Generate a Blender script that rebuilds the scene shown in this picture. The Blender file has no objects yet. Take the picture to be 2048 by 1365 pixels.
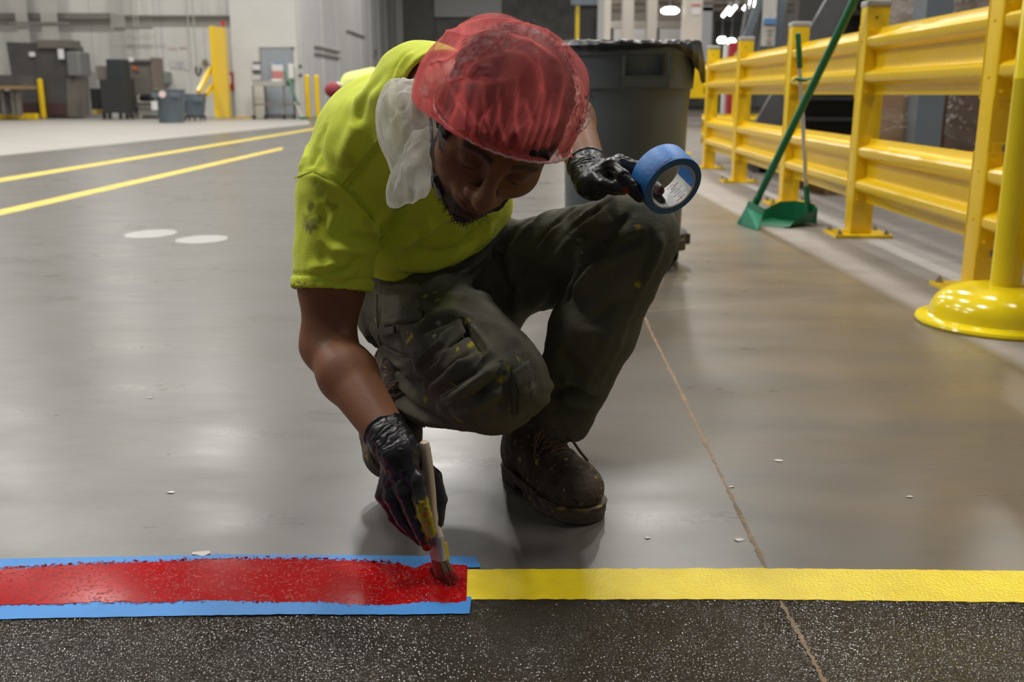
import bpy, bmesh, math, random
import numpy as np
from mathutils import Vector, Matrix

# ------------------------------------------------------------------ camera, world, lights, exposure
PITCH = math.radians(13.9); CAM_H = 0.74; FPX = 2000.0
SC = bpy.context.scene
cam_d = bpy.data.cameras.new('camera'); cam = bpy.data.objects.new('camera', cam_d)
SC.collection.objects.link(cam); SC.camera = cam
cam.location = (0, 0, CAM_H); cam.rotation_euler = (math.pi/2 - PITCH, 0, 0)
cam_d.sensor_width = 36; cam_d.lens = FPX/2048*36; cam_d.clip_end = 300; cam_d.clip_start = 0.05
cam_d.dof.use_dof = True; cam_d.dof.focus_distance = 1.6; cam_d.dof.aperture_fstop = 5.6
SC.view_settings.view_transform = 'Standard'; SC.view_settings.look = 'None'
SC.view_settings.exposure = 0.0; SC.view_settings.gamma = 1.0; SC.view_settings.use_curve_mapping = False
wd = bpy.data.worlds.new('world'); SC.world = wd; wd.use_nodes = True
wd.node_tree.nodes['Background'].inputs[0].default_value = (0.95, 0.97, 1.0, 1)
wd.node_tree.nodes['Background'].inputs[1].default_value = 0.14
def lamp(x, y, z, sx, sy, power, rot=(0, 0, 0), col=(1, .97, .92)):
    l = bpy.data.lights.new('high_bay_lamp', 'AREA'); l.shape = 'RECTANGLE'; l.size = sx; l.size_y = sy
    l.energy = power; l.color = col
    o = bpy.data.objects.new('high_bay_lamp', l); SC.collection.objects.link(o)
    o.location = (x, y, z); o.rotation_euler = rot
    return o
HALL_H = 9.5
for lx in (-13, -7.5, -2.2, 3.4):
    for ly in (3.5, 9, 16, 24, 33, 44):
        lamp(lx, ly, HALL_H-.35, .6, 1.3, 310 if ly < 20 else 400)
lamp(8.5, 6.0, HALL_H-.4, .5, 1.2, 230); lamp(8.5, 16, HALL_H-.4, .5, 1.2, 230)

# ------------------------------------------------------------------ helpers
def V(*a): return np.array(a, float)
_sp, _cp = math.sin(PITCH), math.cos(PITCH)
def W(px, py, Y):
    """world point at depth Y whose bearing is that of a photo measurement"""
    a = (px-1024)/FPX; b = -(py-682.5)/FPX
    d = V(a, _cp+b*_sp, -_sp+b*_cp)
    return V(0, 0, CAM_H) + d*(Y/d[1])
def F(px, py, z=0.0):
    d = W(px, py, 1)-V(0, 0, CAM_H)
    return V(0, 0, CAM_H)+d*((z-CAM_H)/d[2])
def cam_dir(x, u, t):
    """direction given as right / up / toward-the-viewer components"""
    v = V(x, u*_sp - t*_cp, u*_cp + t*_sp); return v/np.linalg.norm(v)
def nrm(v): v = np.asarray(v, float); return v/np.linalg.norm(v)

MATS = {}
def mat(name, col, rough=.5, metal=0., spec=.5, coat=0., coat_rough=.1, noise=0., nscale=8., bump=0., bscale=40., emit=0., trans=0., alpha=1., sheen=0., attr=None, sss=0., dark=None, rnoise=0.):
    """Principled material; noise = colour variation, bump = relief, attr = vertex colour layer used as base colour"""
    if name in MATS: return MATS[name]
    m = bpy.data.materials.new(name); m.use_nodes = True; nt = m.node_tree; N = nt.nodes; L = nt.links
    b = N['Principled BSDF']
    b.inputs['Base Color'].default_value = (*col, 1); b.inputs['Roughness'].default_value = rough
    b.inputs['Metallic'].default_value = metal; b.inputs['Specular IOR Level'].default_value = spec
    b.inputs['Coat Weight'].default_value = coat; b.inputs['Coat Roughness'].default_value = coat_rough
    if trans: b.inputs['Transmission Weight'].default_value = trans
    if alpha < 1: b.inputs['Alpha'].default_value = alpha
    if sheen: b.inputs['Sheen Weight'].default_value = sheen
    if sss:
        b.inputs['Subsurface Weight'].default_value = sss; b.inputs['Subsurface Radius'].default_value = (.01, .004, .002)
    if emit:
        b.inputs['Emission Color'].default_value = (*col, 1); b.inputs['Emission Strength'].default_value = emit
    tc = N.new('ShaderNodeTexCoord')
    src = None
    if attr:
        a = N.new('ShaderNodeAttribute'); a.attribute_name = attr; src = a.outputs['Color']
    if noise:
        t = N.new('ShaderNodeTexNoise'); t.inputs['Scale'].default_value = nscale; t.inputs['Detail'].default_value = 7
        t.inputs['Roughness'].default_value = .62
        L.new(tc.outputs['Object'], t.inputs['Vector'])
        r = N.new('ShaderNodeMapRange'); r.inputs['From Min'].default_value = .3; r.inputs['From Max'].default_value = .7
        L.new(t.outputs['Fac'], r.inputs['Value'])
        mx = N.new('ShaderNodeMix'); mx.data_type = 'RGBA'
        if dark is None:
            mx.blend_type = 'MULTIPLY'
            L.new(r.outputs[0], mx.inputs['Factor']); mx.inputs['B'].default_value = (1-noise, 1-noise, 1-noise, 1)
        else:
            L.new(r.outputs[0], mx.inputs['Factor']); mx.inputs['B'].default_value = (*dark, 1)
        if src: L.new(src, mx.inputs['A'])
        else: mx.inputs['A'].default_value = (*col, 1)
        src = mx.outputs['Result']
        if rnoise:
            rr = N.new('ShaderNodeMapRange'); L.new(t.outputs['Fac'], rr.inputs['Value'])
            rr.inputs['From Min'].default_value = .35; rr.inputs['From Max'].default_value = .65
            rr.inputs['To Min'].default_value = rough-rnoise; rr.inputs['To Max'].default_value = rough+rnoise
            L.new(rr.outputs[0], b.inputs['Roughness'])
    if src: L.new(src, b.inputs['Base Color'])
    if bump:
        t2 = N.new('ShaderNodeTexNoise'); t2.inputs['Scale'].default_value = bscale; t2.inputs['Detail'].default_value = 5
        L.new(tc.outputs['Object'], t2.inputs['Vector'])
        bp = N.new('ShaderNodeBump'); bp.inputs['Strength'].default_value = bump; bp.inputs['Distance'].default_value = .01
        L.new(t2.outputs['Fac'], bp.inputs['Height']); L.new(bp.outputs['Normal'], b.inputs['Normal'])
    MATS[name] = m; return m

def net_mat(name, col, a0, a1, rough=.6, sc=700):
    m = bpy.data.materials.new(name); m.use_nodes = True; nt = m.node_tree; N = nt.nodes; L = nt.links
    out = N['Material Output']; N.remove(N['Principled BSDF'])
    df = N.new('ShaderNodeBsdfDiffuse'); df.inputs['Color'].default_value = (*col, 1)
    tl = N.new('ShaderNodeBsdfTranslucent'); tl.inputs['Color'].default_value = (*col, 1)
    gl = N.new('ShaderNodeBsdfGlossy'); gl.inputs['Roughness'].default_value = .38; gl.inputs['Color'].default_value = (.6, .5, .48, 1)
    m1 = N.new('ShaderNodeMixShader'); m1.inputs[0].default_value = .48; L.new(df.outputs[0], m1.inputs[1]); L.new(tl.outputs[0], m1.inputs[2])
    m3 = N.new('ShaderNodeMixShader'); m3.inputs[0].default_value = .02; L.new(m1.outputs[0], m3.inputs[1]); L.new(gl.outputs[0], m3.inputs[2])
    tr = N.new('ShaderNodeBsdfTransparent'); m2 = N.new('ShaderNodeMixShader')
    at = N.new('ShaderNodeAttribute'); at.attribute_name = 'tint'; sx = N.new('ShaderNodeSeparateColor'); L.new(at.outputs['Color'], sx.inputs[0])
    r = N.new('ShaderNodeMapRange'); r.inputs['To Min'].default_value = a0; r.inputs['To Max'].default_value = a1; L.new(sx.outputs[0], r.inputs['Value'])
    L.new(r.outputs[0], m2.inputs[0]); L.new(tr.outputs[0], m2.inputs[1]); L.new(m3.outputs[0], m2.inputs[2]); L.new(m2.outputs[0], out.inputs[0])
    return m
def tag(o, label=None, cat=None, group=None, kind=None):
    if label: o['label'] = label
    if cat: o['category'] = cat
    if group: o['group'] = group
    if kind: o['kind'] = kind
    return o
def empty(name, loc=(0, 0, 0), rz=0., **k):
    o = bpy.data.objects.new(name, None); SC.collection.objects.link(o); o.location = loc; o.rotation_euler = (0, 0, rz)
    o.empty_display_size = .05
    return tag(o, **k)
def mesh_obj(name, verts, faces, m, parent=None, smooth=True, cols=None, layer='tint', world=True, **k):
    """link a mesh; verts in world space (world=True) or in the parent's space"""
    me = bpy.data.meshes.new(name)
    verts = np.asarray(verts, float)
    o = bpy.data.objects.new(name, me)
    if parent is not None:
        o.parent = parent
        if world:
            Mi = np.array(world_mx(parent).inverted())
            verts = verts@Mi[:3, :3].T + Mi[:3, 3]
    elif world and len(verts):
        lo = verts.min(0); hi = verts.max(0); c = V((lo[0]+hi[0])/2, (lo[1]+hi[1])/2, lo[2])
        verts = verts-c; o.location = c
    if isinstance(faces, np.ndarray) and faces.ndim == 2:
        n = len(faces); kk = faces.shape[1]
        me.vertices.add(len(verts)); me.vertices.foreach_set('co', verts.ravel())
        me.loops.add(n*kk); me.loops.foreach_set('vertex_index', faces.ravel().astype(np.int32))
        me.polygons.add(n); me.polygons.foreach_set('loop_start', np.arange(0, n*kk, kk, dtype=np.int32))
        me.polygons.foreach_set('loop_total', np.full(n, kk, dtype=np.int32)); me.update(calc_edges=True)
    else:
        me.from_pydata([tuple(v) for v in verts], [], [tuple(int(i) for i in f) for f in faces])
    me.validate()
    if smooth: me.polygons.foreach_set('use_smooth', [True]*len(me.polygons))
    if cols is not None:
        ca = me.color_attributes.new(layer, 'FLOAT_COLOR', 'POINT')
        c4 = np.ones((len(verts), 4)); c4[:, :3] = cols; ca.data.foreach_set('color', c4.ravel())
    if m is not None: me.materials.append(m)
    SC.collection.objects.link(o)
    return tag(o, **k)
def world_mx(o):
    m = Matrix.LocRotScale(o.location, o.rotation_euler, o.scale)
    return world_mx(o.parent)@m if o.parent else m

class MB:
    """collects simple solids into ONE mesh"""
    def __init__(s): s.v = []; s.f = []
    def add(s, v, f):
        n = len(s.v); s.v += [tuple(map(float, q)) for q in v]; s.f += [tuple(i+n for i in q) for q in f]; return s
    def box(s, c, d, rz=0., ry=0., rx=0., bev=0.):
        hx, hy, hz = d[0]/2, d[1]/2, d[2]/2
        bev = min(bev, hx*.9, hy*.9, hz*.9)
        R = np.array(Matrix.Rotation(rz, 3, 'Z')@Matrix.Rotation(ry, 3, 'Y')@Matrix.Rotation(rx, 3, 'X'))
        if bev <= 0:
            q = [(x*hx, y*hy, z*hz) for z in (-1, 1) for y in (-1, 1) for x in (-1, 1)]
            f = [(0, 2, 3, 1), (4, 5, 7, 6), (0, 1, 5, 4), (2, 6, 7, 3), (0, 4, 6, 2), (1, 3, 7, 5)]
        else:
            bm = bmesh.new(); bmesh.ops.create_cube(bm, size=1)
            for w in bm.verts: w.co = Vector((w.co.x*2*hx, w.co.y*2*hy, w.co.z*2*hz))
            bmesh.ops.bevel(bm, geom=bm.edges[:], offset=bev, segments=2, affect='EDGES', profile=.6)
            q = [tuple(w.co) for w in bm.verts]; bm.verts.index_update(); f = [tuple(w.index for w in g.verts) for g in bm.faces]; bm.free()
        return s.add(np.array(q)@R.T+np.array(c), f)
    def tube(s, pts, r, n=10, caps=True, flat=None):
        """tube along a polyline; r scalar or list; flat=(direction, factor) squashes the section"""
        pts = [np.asarray(p, float) for p in pts]; m = len(pts)
        rr = [r]*m if np.isscalar(r) else list(r)
        t0 = nrm(pts[1]-pts[0]); up = V(0, 0, 1) if abs(t0[2]) < .9 else V(1, 0, 0)
        a = nrm(np.cross(t0, up)); vs = []
        for i in range(m):
            t = nrm(pts[min(i+1, m-1)]-pts[max(i-1, 0)])
            a = nrm(a-t*np.dot(a, t)); b = np.cross(t, a)
            for k in range(n):
                an = 2*math.pi*k/n; o = (a*math.cos(an)+b*math.sin(an))*rr[i]
                if flat is not None: o = o-flat[0]*np.dot(o, flat[0])*(1-flat[1])
                vs.append(pts[i]+o)
        fs = [(i*n+k, i*n+(k+1) % n, (i+1)*n+(k+1) % n, (i+1)*n+k) for i in range(m-1) for k in range(n)]
        if caps: fs += [tuple(range(n-1, -1, -1)), tuple(range((m-1)*n, m*n))]
        return s.add(vs, fs)
    def lathe(s, c, prof, n=32, axis=None, arc=None):
        """revolve (radius, height) pairs"""
        ax = V(0, 0, 1) if axis is None else nrm(axis)
        u = nrm(np.cross(ax, V(0, 1, 0) if abs(ax[1]) < .9 else V(1, 0, 0))); w = np.cross(ax, u); c = np.asarray(c, float)
        vs = [c+ax*h+(u*math.cos(2*math.pi*k/n)+w*math.sin(2*math.pi*k/n))*r for r, h in prof for k in range(n)]
        m = len(prof)
        fs = [(i*n+k, i*n+(k+1) % n, (i+1)*n+(k+1) % n, (i+1)*n+k) for i in range(m-1) for k in range(n)]
        if prof[0][0] < 1e-6 or True:
            if prof[0][0] > 1e-4 and prof[0] != prof[-1]: fs.append(tuple(range(n-1, -1, -1)))
            if prof[-1][0] > 1e-4 and prof[0] != prof[-1]: fs.append(tuple(range((m-1)*n, m*n)))
        return s.add(vs, fs)
    def prism(s, poly, d, base=(0, 0, 0), U=(1, 0, 0), Wd=(0, 0, 1)):
        """polygon (u,w) in the U/Wd plane, extruded by vector d"""
        U = np.asarray(U, float); Wd = np.asarray(Wd, float); d = np.asarray(d, float); b = np.asarray(base, float)
        n = len(poly); a = [b+U*u+Wd*w for u, w in poly]; vs = a+[q+d for q in a]
        fs = [tuple(range(n)), tuple(range(2*n-1, n-1, -1))]+[(i, i+n, (i+1) % n+n, (i+1) % n) for i in range(n)]
        return s.add(vs, fs)
    def build(s, name, m, parent=None, smooth=False, world=True, **k):
        o = mesh_obj(name, s.v, s.f, m, parent, smooth=False, world=world, **k)
        bm = bmesh.new(); bm.from_mesh(o.data); bmesh.ops.recalc_face_normals(bm, faces=bm.faces[:]); bm.to_mesh(o.data); bm.free()
        if smooth:
            o.data.polygons.foreach_set('use_smooth', [True]*len(o.data.polygons))
            o.data.set_sharp_from_angle(angle=math.radians(38))
        return o
def copy_tree(o, parent=None):
    c = o.copy(); SC.collection.objects.link(c); c.parent = parent
    for ch in [x for x in bpy.data.objects if x.parent == o]: copy_tree(ch, c)
    return c

# ------------------------------------------------------------------ signed-distance modelling (numpy) + surface nets
def smin(a, b, k):
    h = np.clip(.5+.5*(b-a)/k, 0, 1); return b*(1-h)+a*h-k*h*(1-h)
def smax(a, b, k): return -smin(-a, -b, k)
def s_cap(p, a, b, ra, rb):
    ab = b-a; t = np.clip(((p-a)@ab)/(ab@ab), 0, 1)
    return np.linalg.norm(p-a-t[:, None]*ab, axis=1)-(ra+(rb-ra)*t)
def s_ecap(p, a, b, ra, rb, fd, s):
    """capsule squashed along fd by s"""
    g = lambda q: q+np.multiply.outer(q@fd, fd)*(1/s-1)
    return s_cap(g(p), g(a[None])[0], g(b[None])[0], ra, rb)*(.5+.5*s)
def s_ell(p, c, r, ax=None):
    q = p-c
    if ax is not None: q = q@np.asarray(ax).T
    r = np.asarray(r, float); k0 = np.linalg.norm(q/r, axis=1); k1 = np.linalg.norm(q/r**2, axis=1)
    return k0*(k0-1)/np.maximum(k1, 1e-6)
def s_sph(p, c, r): return np.linalg.norm(p-c, axis=1)-r
def s_chain(p, pts, rs, k=.01):
    d = None
    for i in range(len(pts)-1):
        e = s_cap(p, pts[i], pts[i+1], rs[i], rs[i+1]); d = e if d is None else smin(d, e, k)
    return d
def surface(fn, lo, hi, h, B=8):
    lo = np.asarray(lo, float); n = (np.ceil((np.asarray(hi)-lo)/h/B).astype(int))
    bx = np.stack(np.meshgrid(*[np.arange(k) for k in n], indexing='ij'), -1).reshape(-1, 3)
    dc = fn(lo+(bx+.5)*B*h-h*.5)
    act = np.abs(dc) < B*h*.87*1.5
    D = np.repeat(np.repeat(np.repeat(dc.reshape(n).astype(np.float32), B, 0), B, 1), B, 2)
    off = np.stack(np.meshgrid(*[np.arange(B)]*3, indexing='ij'), -1).reshape(-1, 3)
    ab = bx[act]
    for i in range(0, len(ab), 800):
        idx = (ab[i:i+800, None, :]*B+off[None]).reshape(-1, 3)
        D[idx[:, 0], idx[:, 1], idx[:, 2]] = fn(lo+idx*h)
    S = D < 0; c = lambda a, b_, c_: (slice(a, a+D.shape[0]-1), slice(b_, b_+D.shape[1]-1), slice(c_, c_+D.shape[2]-1))
    corners = [(a, b_, c_) for a in (0, 1) for b_ in (0, 1) for c_ in (0, 1)]
    cnt = sum(S[c(*q)].astype(np.int8) for q in corners)
    cell = np.argwhere((cnt > 0) & (cnt < 8))
    vid = -np.ones(np.array(D.shape)-1, np.int32); vid[cell[:, 0], cell[:, 1], cell[:, 2]] = np.arange(len(cell))
    acc = np.zeros((len(cell), 3)); num = np.zeros(len(cell))
    for q in corners:
        for ax in range(3):
            if q[ax]: continue
            r = list(q); r[ax] = 1
            d0 = D[cell[:, 0]+q[0], cell[:, 1]+q[1], cell[:, 2]+q[2]]; d1 = D[cell[:, 0]+r[0], cell[:, 1]+r[1], cell[:, 2]+r[2]]
            m = (d0 < 0) != (d1 < 0); t = np.where(m, d0/np.where(m, d0-d1, 1), 0)
            pt = np.tile(np.array(q, float), (len(cell), 1)); pt[:, ax] = t
            acc[m] += pt[m]; num[m] += 1
    verts = lo+(cell+acc/num[:, None])*h
    faces = []
    for ax in range(3):
        o1, o2 = [(1, 2), (2, 0), (0, 1)][ax]
        sl0 = [slice(None)]*3; sl1 = [slice(None)]*3; sl0[ax] = slice(0, -1); sl1[ax] = slice(1, None)
        a, b = S[tuple(sl0)], S[tuple(sl1)]
        e = np.argwhere(a != b); inside = a[e[:, 0], e[:, 1], e[:, 2]]
        ok = (e[:, o1] > 0) & (e[:, o2] > 0) & (e[:, o1] < vid.shape[o1]) & (e[:, o2] < vid.shape[o2]); e = e[ok]; inside = inside[ok]
        def g(d1, d2):
            i = e.copy(); i[:, o1] -= d1; i[:, o2] -= d2; return vid[i[:, 0], i[:, 1], i[:, 2]]
        q = np.stack([g(1, 1), g(0, 1), g(0, 0), g(1, 0)], 1)
        q[~inside] = q[~inside][:, ::-1]; faces.append(q)
    faces = np.concatenate(faces); faces = faces[(faces >= 0).all(1)]
    return verts, faces
def grad(fn, v, e=.0008):
    g = np.stack([fn(v+V(e, 0, 0))-fn(v-V(e, 0, 0)), fn(v+V(0, e, 0))-fn(v-V(0, e, 0)), fn(v+V(0, 0, e))-fn(v-V(0, 0, e))], 1)
    return g/np.maximum(np.linalg.norm(g, axis=1, keepdims=True), 1e-9)
def hits(fn, pix, y0=1.15, y1=2.6):
    """where the sight lines through photo points meet a solid"""
    P = np.array([[*W(px, py, 1.0)] for px, py in pix])-V(0, 0, CAM_H); P /= np.linalg.norm(P, axis=1, keepdims=True)
    t = np.full(len(P), y0-.05)
    best = t.copy(); bd = np.full(len(P), 9.)
    for i in range(110):
        d = fn(V(0, 0, CAM_H)+P*t[:, None]); m = d < bd; best[m] = t[m]; bd[m] = d[m]
        t = np.where(d > .0008, t+np.maximum(d*.7, .0006), t)
    return V(0, 0, CAM_H)+P*best[:, None]
def folds(v, n, fn, items, vis=True):
    """displace vertices along their normals by ridges/creases given as [(photo polyline), width, height]"""
    disp = np.zeros(len(v)); allp = [q for it in items for q in it[0]]; H3 = hits(fn, allp); k = 0
    for pts, w, hgt in items:
        P = H3[k:k+len(pts)]; k += len(pts)
        lo = P.min(0)-3*w; hi = P.max(0)+3*w; idx = np.where(((v > lo) & (v < hi)).all(1))[0]
        if not len(idx): continue
        vv = v[idx]; bd = np.full(len(vv), 9.); bt = np.zeros(len(vv)); m = len(P)-1
        for i in range(m):
            ab = P[i+1]-P[i]; t = np.clip(((vv-P[i])@ab)/max(ab@ab, 1e-9), 0, 1)
            d = np.linalg.norm(vv-P[i]-t[:, None]*ab, axis=1); s = d < bd; bd[s] = d[s]; bt[s] = (i+t[s])/m
        env = np.clip(np.sin(np.pi*np.clip(bt, .04, .96))*1.6, 0, 1)
        disp[idx] += hgt*env*np.exp(-(bd/w)**2)
    return v+n*disp[:, None]
def vnoise(p, s, seed=0, octv=3):
    """cheap smooth noise from rotated sines, about -1..1"""
    r = np.random.RandomState(seed); o = np.zeros(len(p)); a = 1.; tot = 0
    for k in range(octv):
        q = 0
        for j in range(4):
            d = nrm(r.randn(3)); q = q+np.sin((p@d)*s*(.7+.6*r.rand())*2*math.pi+r.rand()*6.28+1.3*np.sin((p@nrm(r.randn(3)))*s*3+r.rand()*6))
        o += a*q/2.4; tot += a; a *= .5; s *= 2.1
    return o/tot
# ------------------------------------------------------------------ the hall
def floor_mat(name, base, dark, warm, rough, rvar, bump, bscale, streak=True, fine=0., side=False):
    m = bpy.data.materials.new(name); m.use_nodes = True; nt = m.node_tree; N = nt.nodes; L = nt.links; b = N['Principled BSDF']
    tc = N.new('ShaderNodeTexCoord'); g = N.new('ShaderNodeNewGeometry')
    def noise(scale, det=6, rough_=.6, vec=None):
        t = N.new('ShaderNodeTexNoise'); t.inputs['Scale'].default_value = scale; t.inputs['Detail'].default_value = det; t.inputs['Roughness'].default_value = rough_
        L.new(vec if vec is not None else g.outputs['Position'], t.inputs['Vector']); return t
    def mr(src, a, b_, c=0., d=1.):
        r = N.new('ShaderNodeMapRange'); L.new(src, r.inputs['Value'])
        for k, v in zip(('From Min', 'From Max', 'To Min', 'To Max'), (a, b_, c, d)): r.inputs[k].default_value = v
        return r.outputs[0]
    def mix(f, a, b_):
        x = N.new('ShaderNodeMix'); x.data_type = 'RGBA'; L.new(f, x.inputs['Factor'])
        for s, i in ((a, 'A'), (b_, 'B')):
            if isinstance(s, tuple): x.inputs[i].default_value = (*s, 1)
            else: L.new(s, x.inputs[i])
        return x.outputs['Result']
    mp = N.new('ShaderNodeMapping'); mp.inputs['Rotation'].default_value = (0, 0, .35); mp.inputs['Scale'].default_value = (.55, 1.6, 1)
    L.new(g.outputs['Position'], mp.inputs['Vector'])
    n1 = noise(.9, 8, .6); n2 = noise(3.2, 9, .68, mp.outputs['Vector']); n3 = noise(26, 5, .7)
    c = mix(mr(n1.outputs['Fac'], .35, .65), base, warm)
    c = mix(mr(n2.outputs['Fac'], .42, .72, 0, .55), c, dark)
    c = mix(mr(n3.outputs['Fac'], .45, .8, 0, .35), c, dark)
    if side:
        # stained brown lane on the right, plain dusty strip along the barrier
        sx = N.new('ShaderNodeSeparateXYZ'); L.new(g.outputs['Position'], sx.inputs[0])
        lane = N.new('ShaderNodeMath'); lane.operation = 'ADD'; L.new(sx.outputs['X'], lane.inputs[0])
        wv = N.new('ShaderNodeMath'); wv.operation = 'MULTIPLY_ADD'; L.new(n2.outputs['Fac'], wv.inputs[0]); wv.inputs[1].default_value = .5; wv.inputs[2].default_value = -.25
        L.new(wv.outputs[0], lane.inputs[1])
        n4 = noise(2.1, 8, .7, mp.outputs['Vector'])
        f1 = mr(lane.outputs[0], -.2, .9); f2 = mr(n4.outputs['Fac'], .35, .68, .15, .95)
        mm = N.new('ShaderNodeMath'); mm.operation = 'MULTIPLY'; L.new(f1, mm.inputs[0]); L.new(f2, mm.inputs[1])
        c = mix(mm.outputs[0], c, (.165, .125, .078))
        lt = mr(sx.outputs['X'], 1.40, 1.46); c2 = mix(mr(n2.outputs['Fac'], .35, .7), (.27, .245, .22), (.21, .187, .163)); c = mix(lt, c, c2)
        dk = mr(sx.outputs['X'], 1.98, 2.02); c3 = mix(mr(n2.outputs['Fac'], .35, .7), (.17, .148, .128), (.115, .097, .084)); c = mix(dk, c, c3)
    L.new(c, b.inputs['Base Color'])
    r = mr(n2.outputs['Fac'], .3, .7, rough-rvar, rough+rvar)
    if side:
        rx = N.new('ShaderNodeMath'); rx.operation = 'MULTIPLY_ADD'; L.new(lt, rx.inputs[0]); rx.inputs[1].default_value = .3; L.new(r, rx.inputs[2]); r = rx.outputs[0]
    L.new(r, b.inputs['Roughness']); b.inputs['Specular IOR Level'].default_value = .5
    tb = noise(bscale, 4, .6); bp = N.new('ShaderNodeBump'); bp.inputs['Strength'].default_value = bump; bp.inputs['Distance'].default_value = .002
    L.new(tb.outputs['Fac'], bp.inputs['Height'])
    if fine:
        th = mr(tb.outputs['Fac'], .50, .72); bp.inputs['Strength'].default_value = bump; L.new(th, bp.inputs['Height'])
        v = N.new('ShaderNodeTexVoronoi'); v.inputs['Scale'].default_value = fine; L.new(g.outputs['Position'], v.inputs['Vector'])
        b2 = N.new('ShaderNodeBump'); b2.inputs['Strength'].default_value = .8; b2.inputs['Distance'].default_value = .0025
        L.new(v.outputs['Distance'], b2.inputs['Height']); L.new(bp.outputs['Normal'], b2.inputs['Normal']); L.new(b2.outputs['Normal'], b.inputs['Normal'])
    else: L.new(bp.outputs['Normal'], b.inputs['Normal'])
    return m
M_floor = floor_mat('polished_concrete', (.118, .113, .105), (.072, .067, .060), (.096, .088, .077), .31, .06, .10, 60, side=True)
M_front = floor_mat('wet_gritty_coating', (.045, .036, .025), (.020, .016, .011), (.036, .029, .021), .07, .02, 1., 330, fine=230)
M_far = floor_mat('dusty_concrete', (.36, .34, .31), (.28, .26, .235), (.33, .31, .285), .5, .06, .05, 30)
YB = F(1024, 1188)[1]
def slab(name, poly, z, m, t=.02, **k):
    mb = MB(); mb.prism([(x, y) for x, y in poly], (0, 0, -t), base=(0, 0, z), U=(1, 0, 0), Wd=(0, 1, 0)); return mb.build(name, m, None, **k)
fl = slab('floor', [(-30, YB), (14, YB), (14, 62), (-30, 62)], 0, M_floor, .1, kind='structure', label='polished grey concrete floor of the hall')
ff = slab('floor', [(-30, -4), (14, -4), (14, YB), (-30, YB)], -.0002, M_front, .1, kind='structure', label='dark gritty wet-looking floor in front of the line')
p0 = F(0, 312); p1 = F(620, 249)
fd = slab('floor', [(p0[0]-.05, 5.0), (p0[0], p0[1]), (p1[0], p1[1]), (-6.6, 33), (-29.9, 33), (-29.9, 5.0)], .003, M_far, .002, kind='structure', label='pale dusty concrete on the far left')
# saw-cut joint filled with tan sealant
M_joint = mat('tan_sealant', (.26, .17, .085), rough=.6, noise=.5, nscale=30, bump=.5, bscale=150)
def ribbon(pts, w, z, t, m, name, parent=None, jit=0., seed=1, **k):
    r = random.Random(seed); mb = MB(); n = len(pts)
    L_, R_ = [], []
    for i in range(n):
        a = np.array(pts[max(i-1, 0)][:2]); b = np.array(pts[min(i+1, n-1)][:2]); d = (b-a)/np.linalg.norm(b-a); s = np.array([-d[1], d[0]])
        c = np.array(pts[i][:2]); L_.append(c+s*(w/2+r.uniform(-jit, jit))); R_.append(c-s*(w/2+r.uniform(-jit, jit)))
    for i in range(n):
        mb.v += [(*L_[i], z), (*R_[i], z), (*R_[i], z+t), (*L_[i], z+t)]
    for i in range(n-1):
        a = 4*i; b = a+4
        for q in range(4): mb.f.append((a+q, b+q, b+(q+1) % 4, a+(q+1) % 4))
    mb.f += [(0, 1, 2, 3), (4*n-1, 4*n-2, 4*n-3, 4*n-4)]
    return mb.build(name, m, parent, **k)
def dens(pts, n):
    out = []
    for i in range(len(pts)-1):
        for j in range(n): out.append(np.array(pts[i])*(1-j/n)+np.array(pts[i+1])*(j/n))
    return out+[np.array(pts[-1])]
jp = [F(1300, 660), F(1352, 765), F(1400, 865), F(1452, 970), F(1500, 1070), F(1532, 1137)]
ribbon(dens([F(1282, 615)+(-.0, 5.5, 0)]+[F(1280, 612)]+jp, 14), .0075, .0, .0006, M_joint, 'trim_1', jit=.0028, kind='structure')
ribbon(dens([F(1560, 1203), F(1598, 1270), F(1625, 1320), F(1655, 1375)], 14), .006, .0, .0006, M_joint, 'trim_2', jit=.0022, seed=4, kind='structure')
M_jointd = mat('dark_joint', (.10, .08, .06), rough=.7)
ribbon(dens([F(1230, 628), F(1700, 590)], 10), .003, .0, .0004, mat('faint_joint', (.3, .27, .23), rough=.5), 'trim_3', jit=.0008, kind='structure')

# ---- floor lines
def line_mat(name, col, rough, bump, bs, noise_=.0, coat=0., col2=None, vor=0.):
    m = mat(name, col, rough=rough, spec=.5, coat=coat, coat_rough=.08, noise=noise_ or .05, nscale=20, bump=bump, bscale=bs, dark=col2)
    return m
M_yline = line_mat('yellow_floor_paint', (.84, .66, .015), .30, .30, 190, col2=(.74, .55, .01))
M_yold = mat('worn_yellow_paint', (.72, .55, .06), rough=.5, noise=.35, nscale=6)
def band(name, top, bot, z, t, m, n=60, jit=0., seed=0, endjit=0., **k):
    """flat strip between two photo polylines on the floor"""
    r = np.random.RandomState(seed)
    xs = np.linspace(top[0][0], top[-1][0], n); ty = np.interp(xs, *zip(*top)); xb = np.linspace(bot[0][0], bot[-1][0], n); by = np.interp(xb, *zip(*bot))
    if jit:
        s = r.randn(n)*jit; s2 = r.randn(n)*jit; ty = ty+s; by = by+s2
    mb = MB()
    for i in range(n):
        A = F(xs[i], ty[i]); B = F(xb[i], by[i])
        mb.v += [(A[0], A[1], z), (B[0], B[1], z), (B[0], B[1], z+t), (A[0], A[1], z+t)]
    for i in range(n-1):
        a = 4*i; b = a+4
        for q in range(4): mb.f.append((a+q, b+q, b+(q+1) % 4, a+(q+1) % 4))
    mb.f += [(0, 1, 2, 3), (4*n-1, 4*n-2, 4*n-3, 4*n-4)]
    return mb.build(name, m, None, **k)
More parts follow.
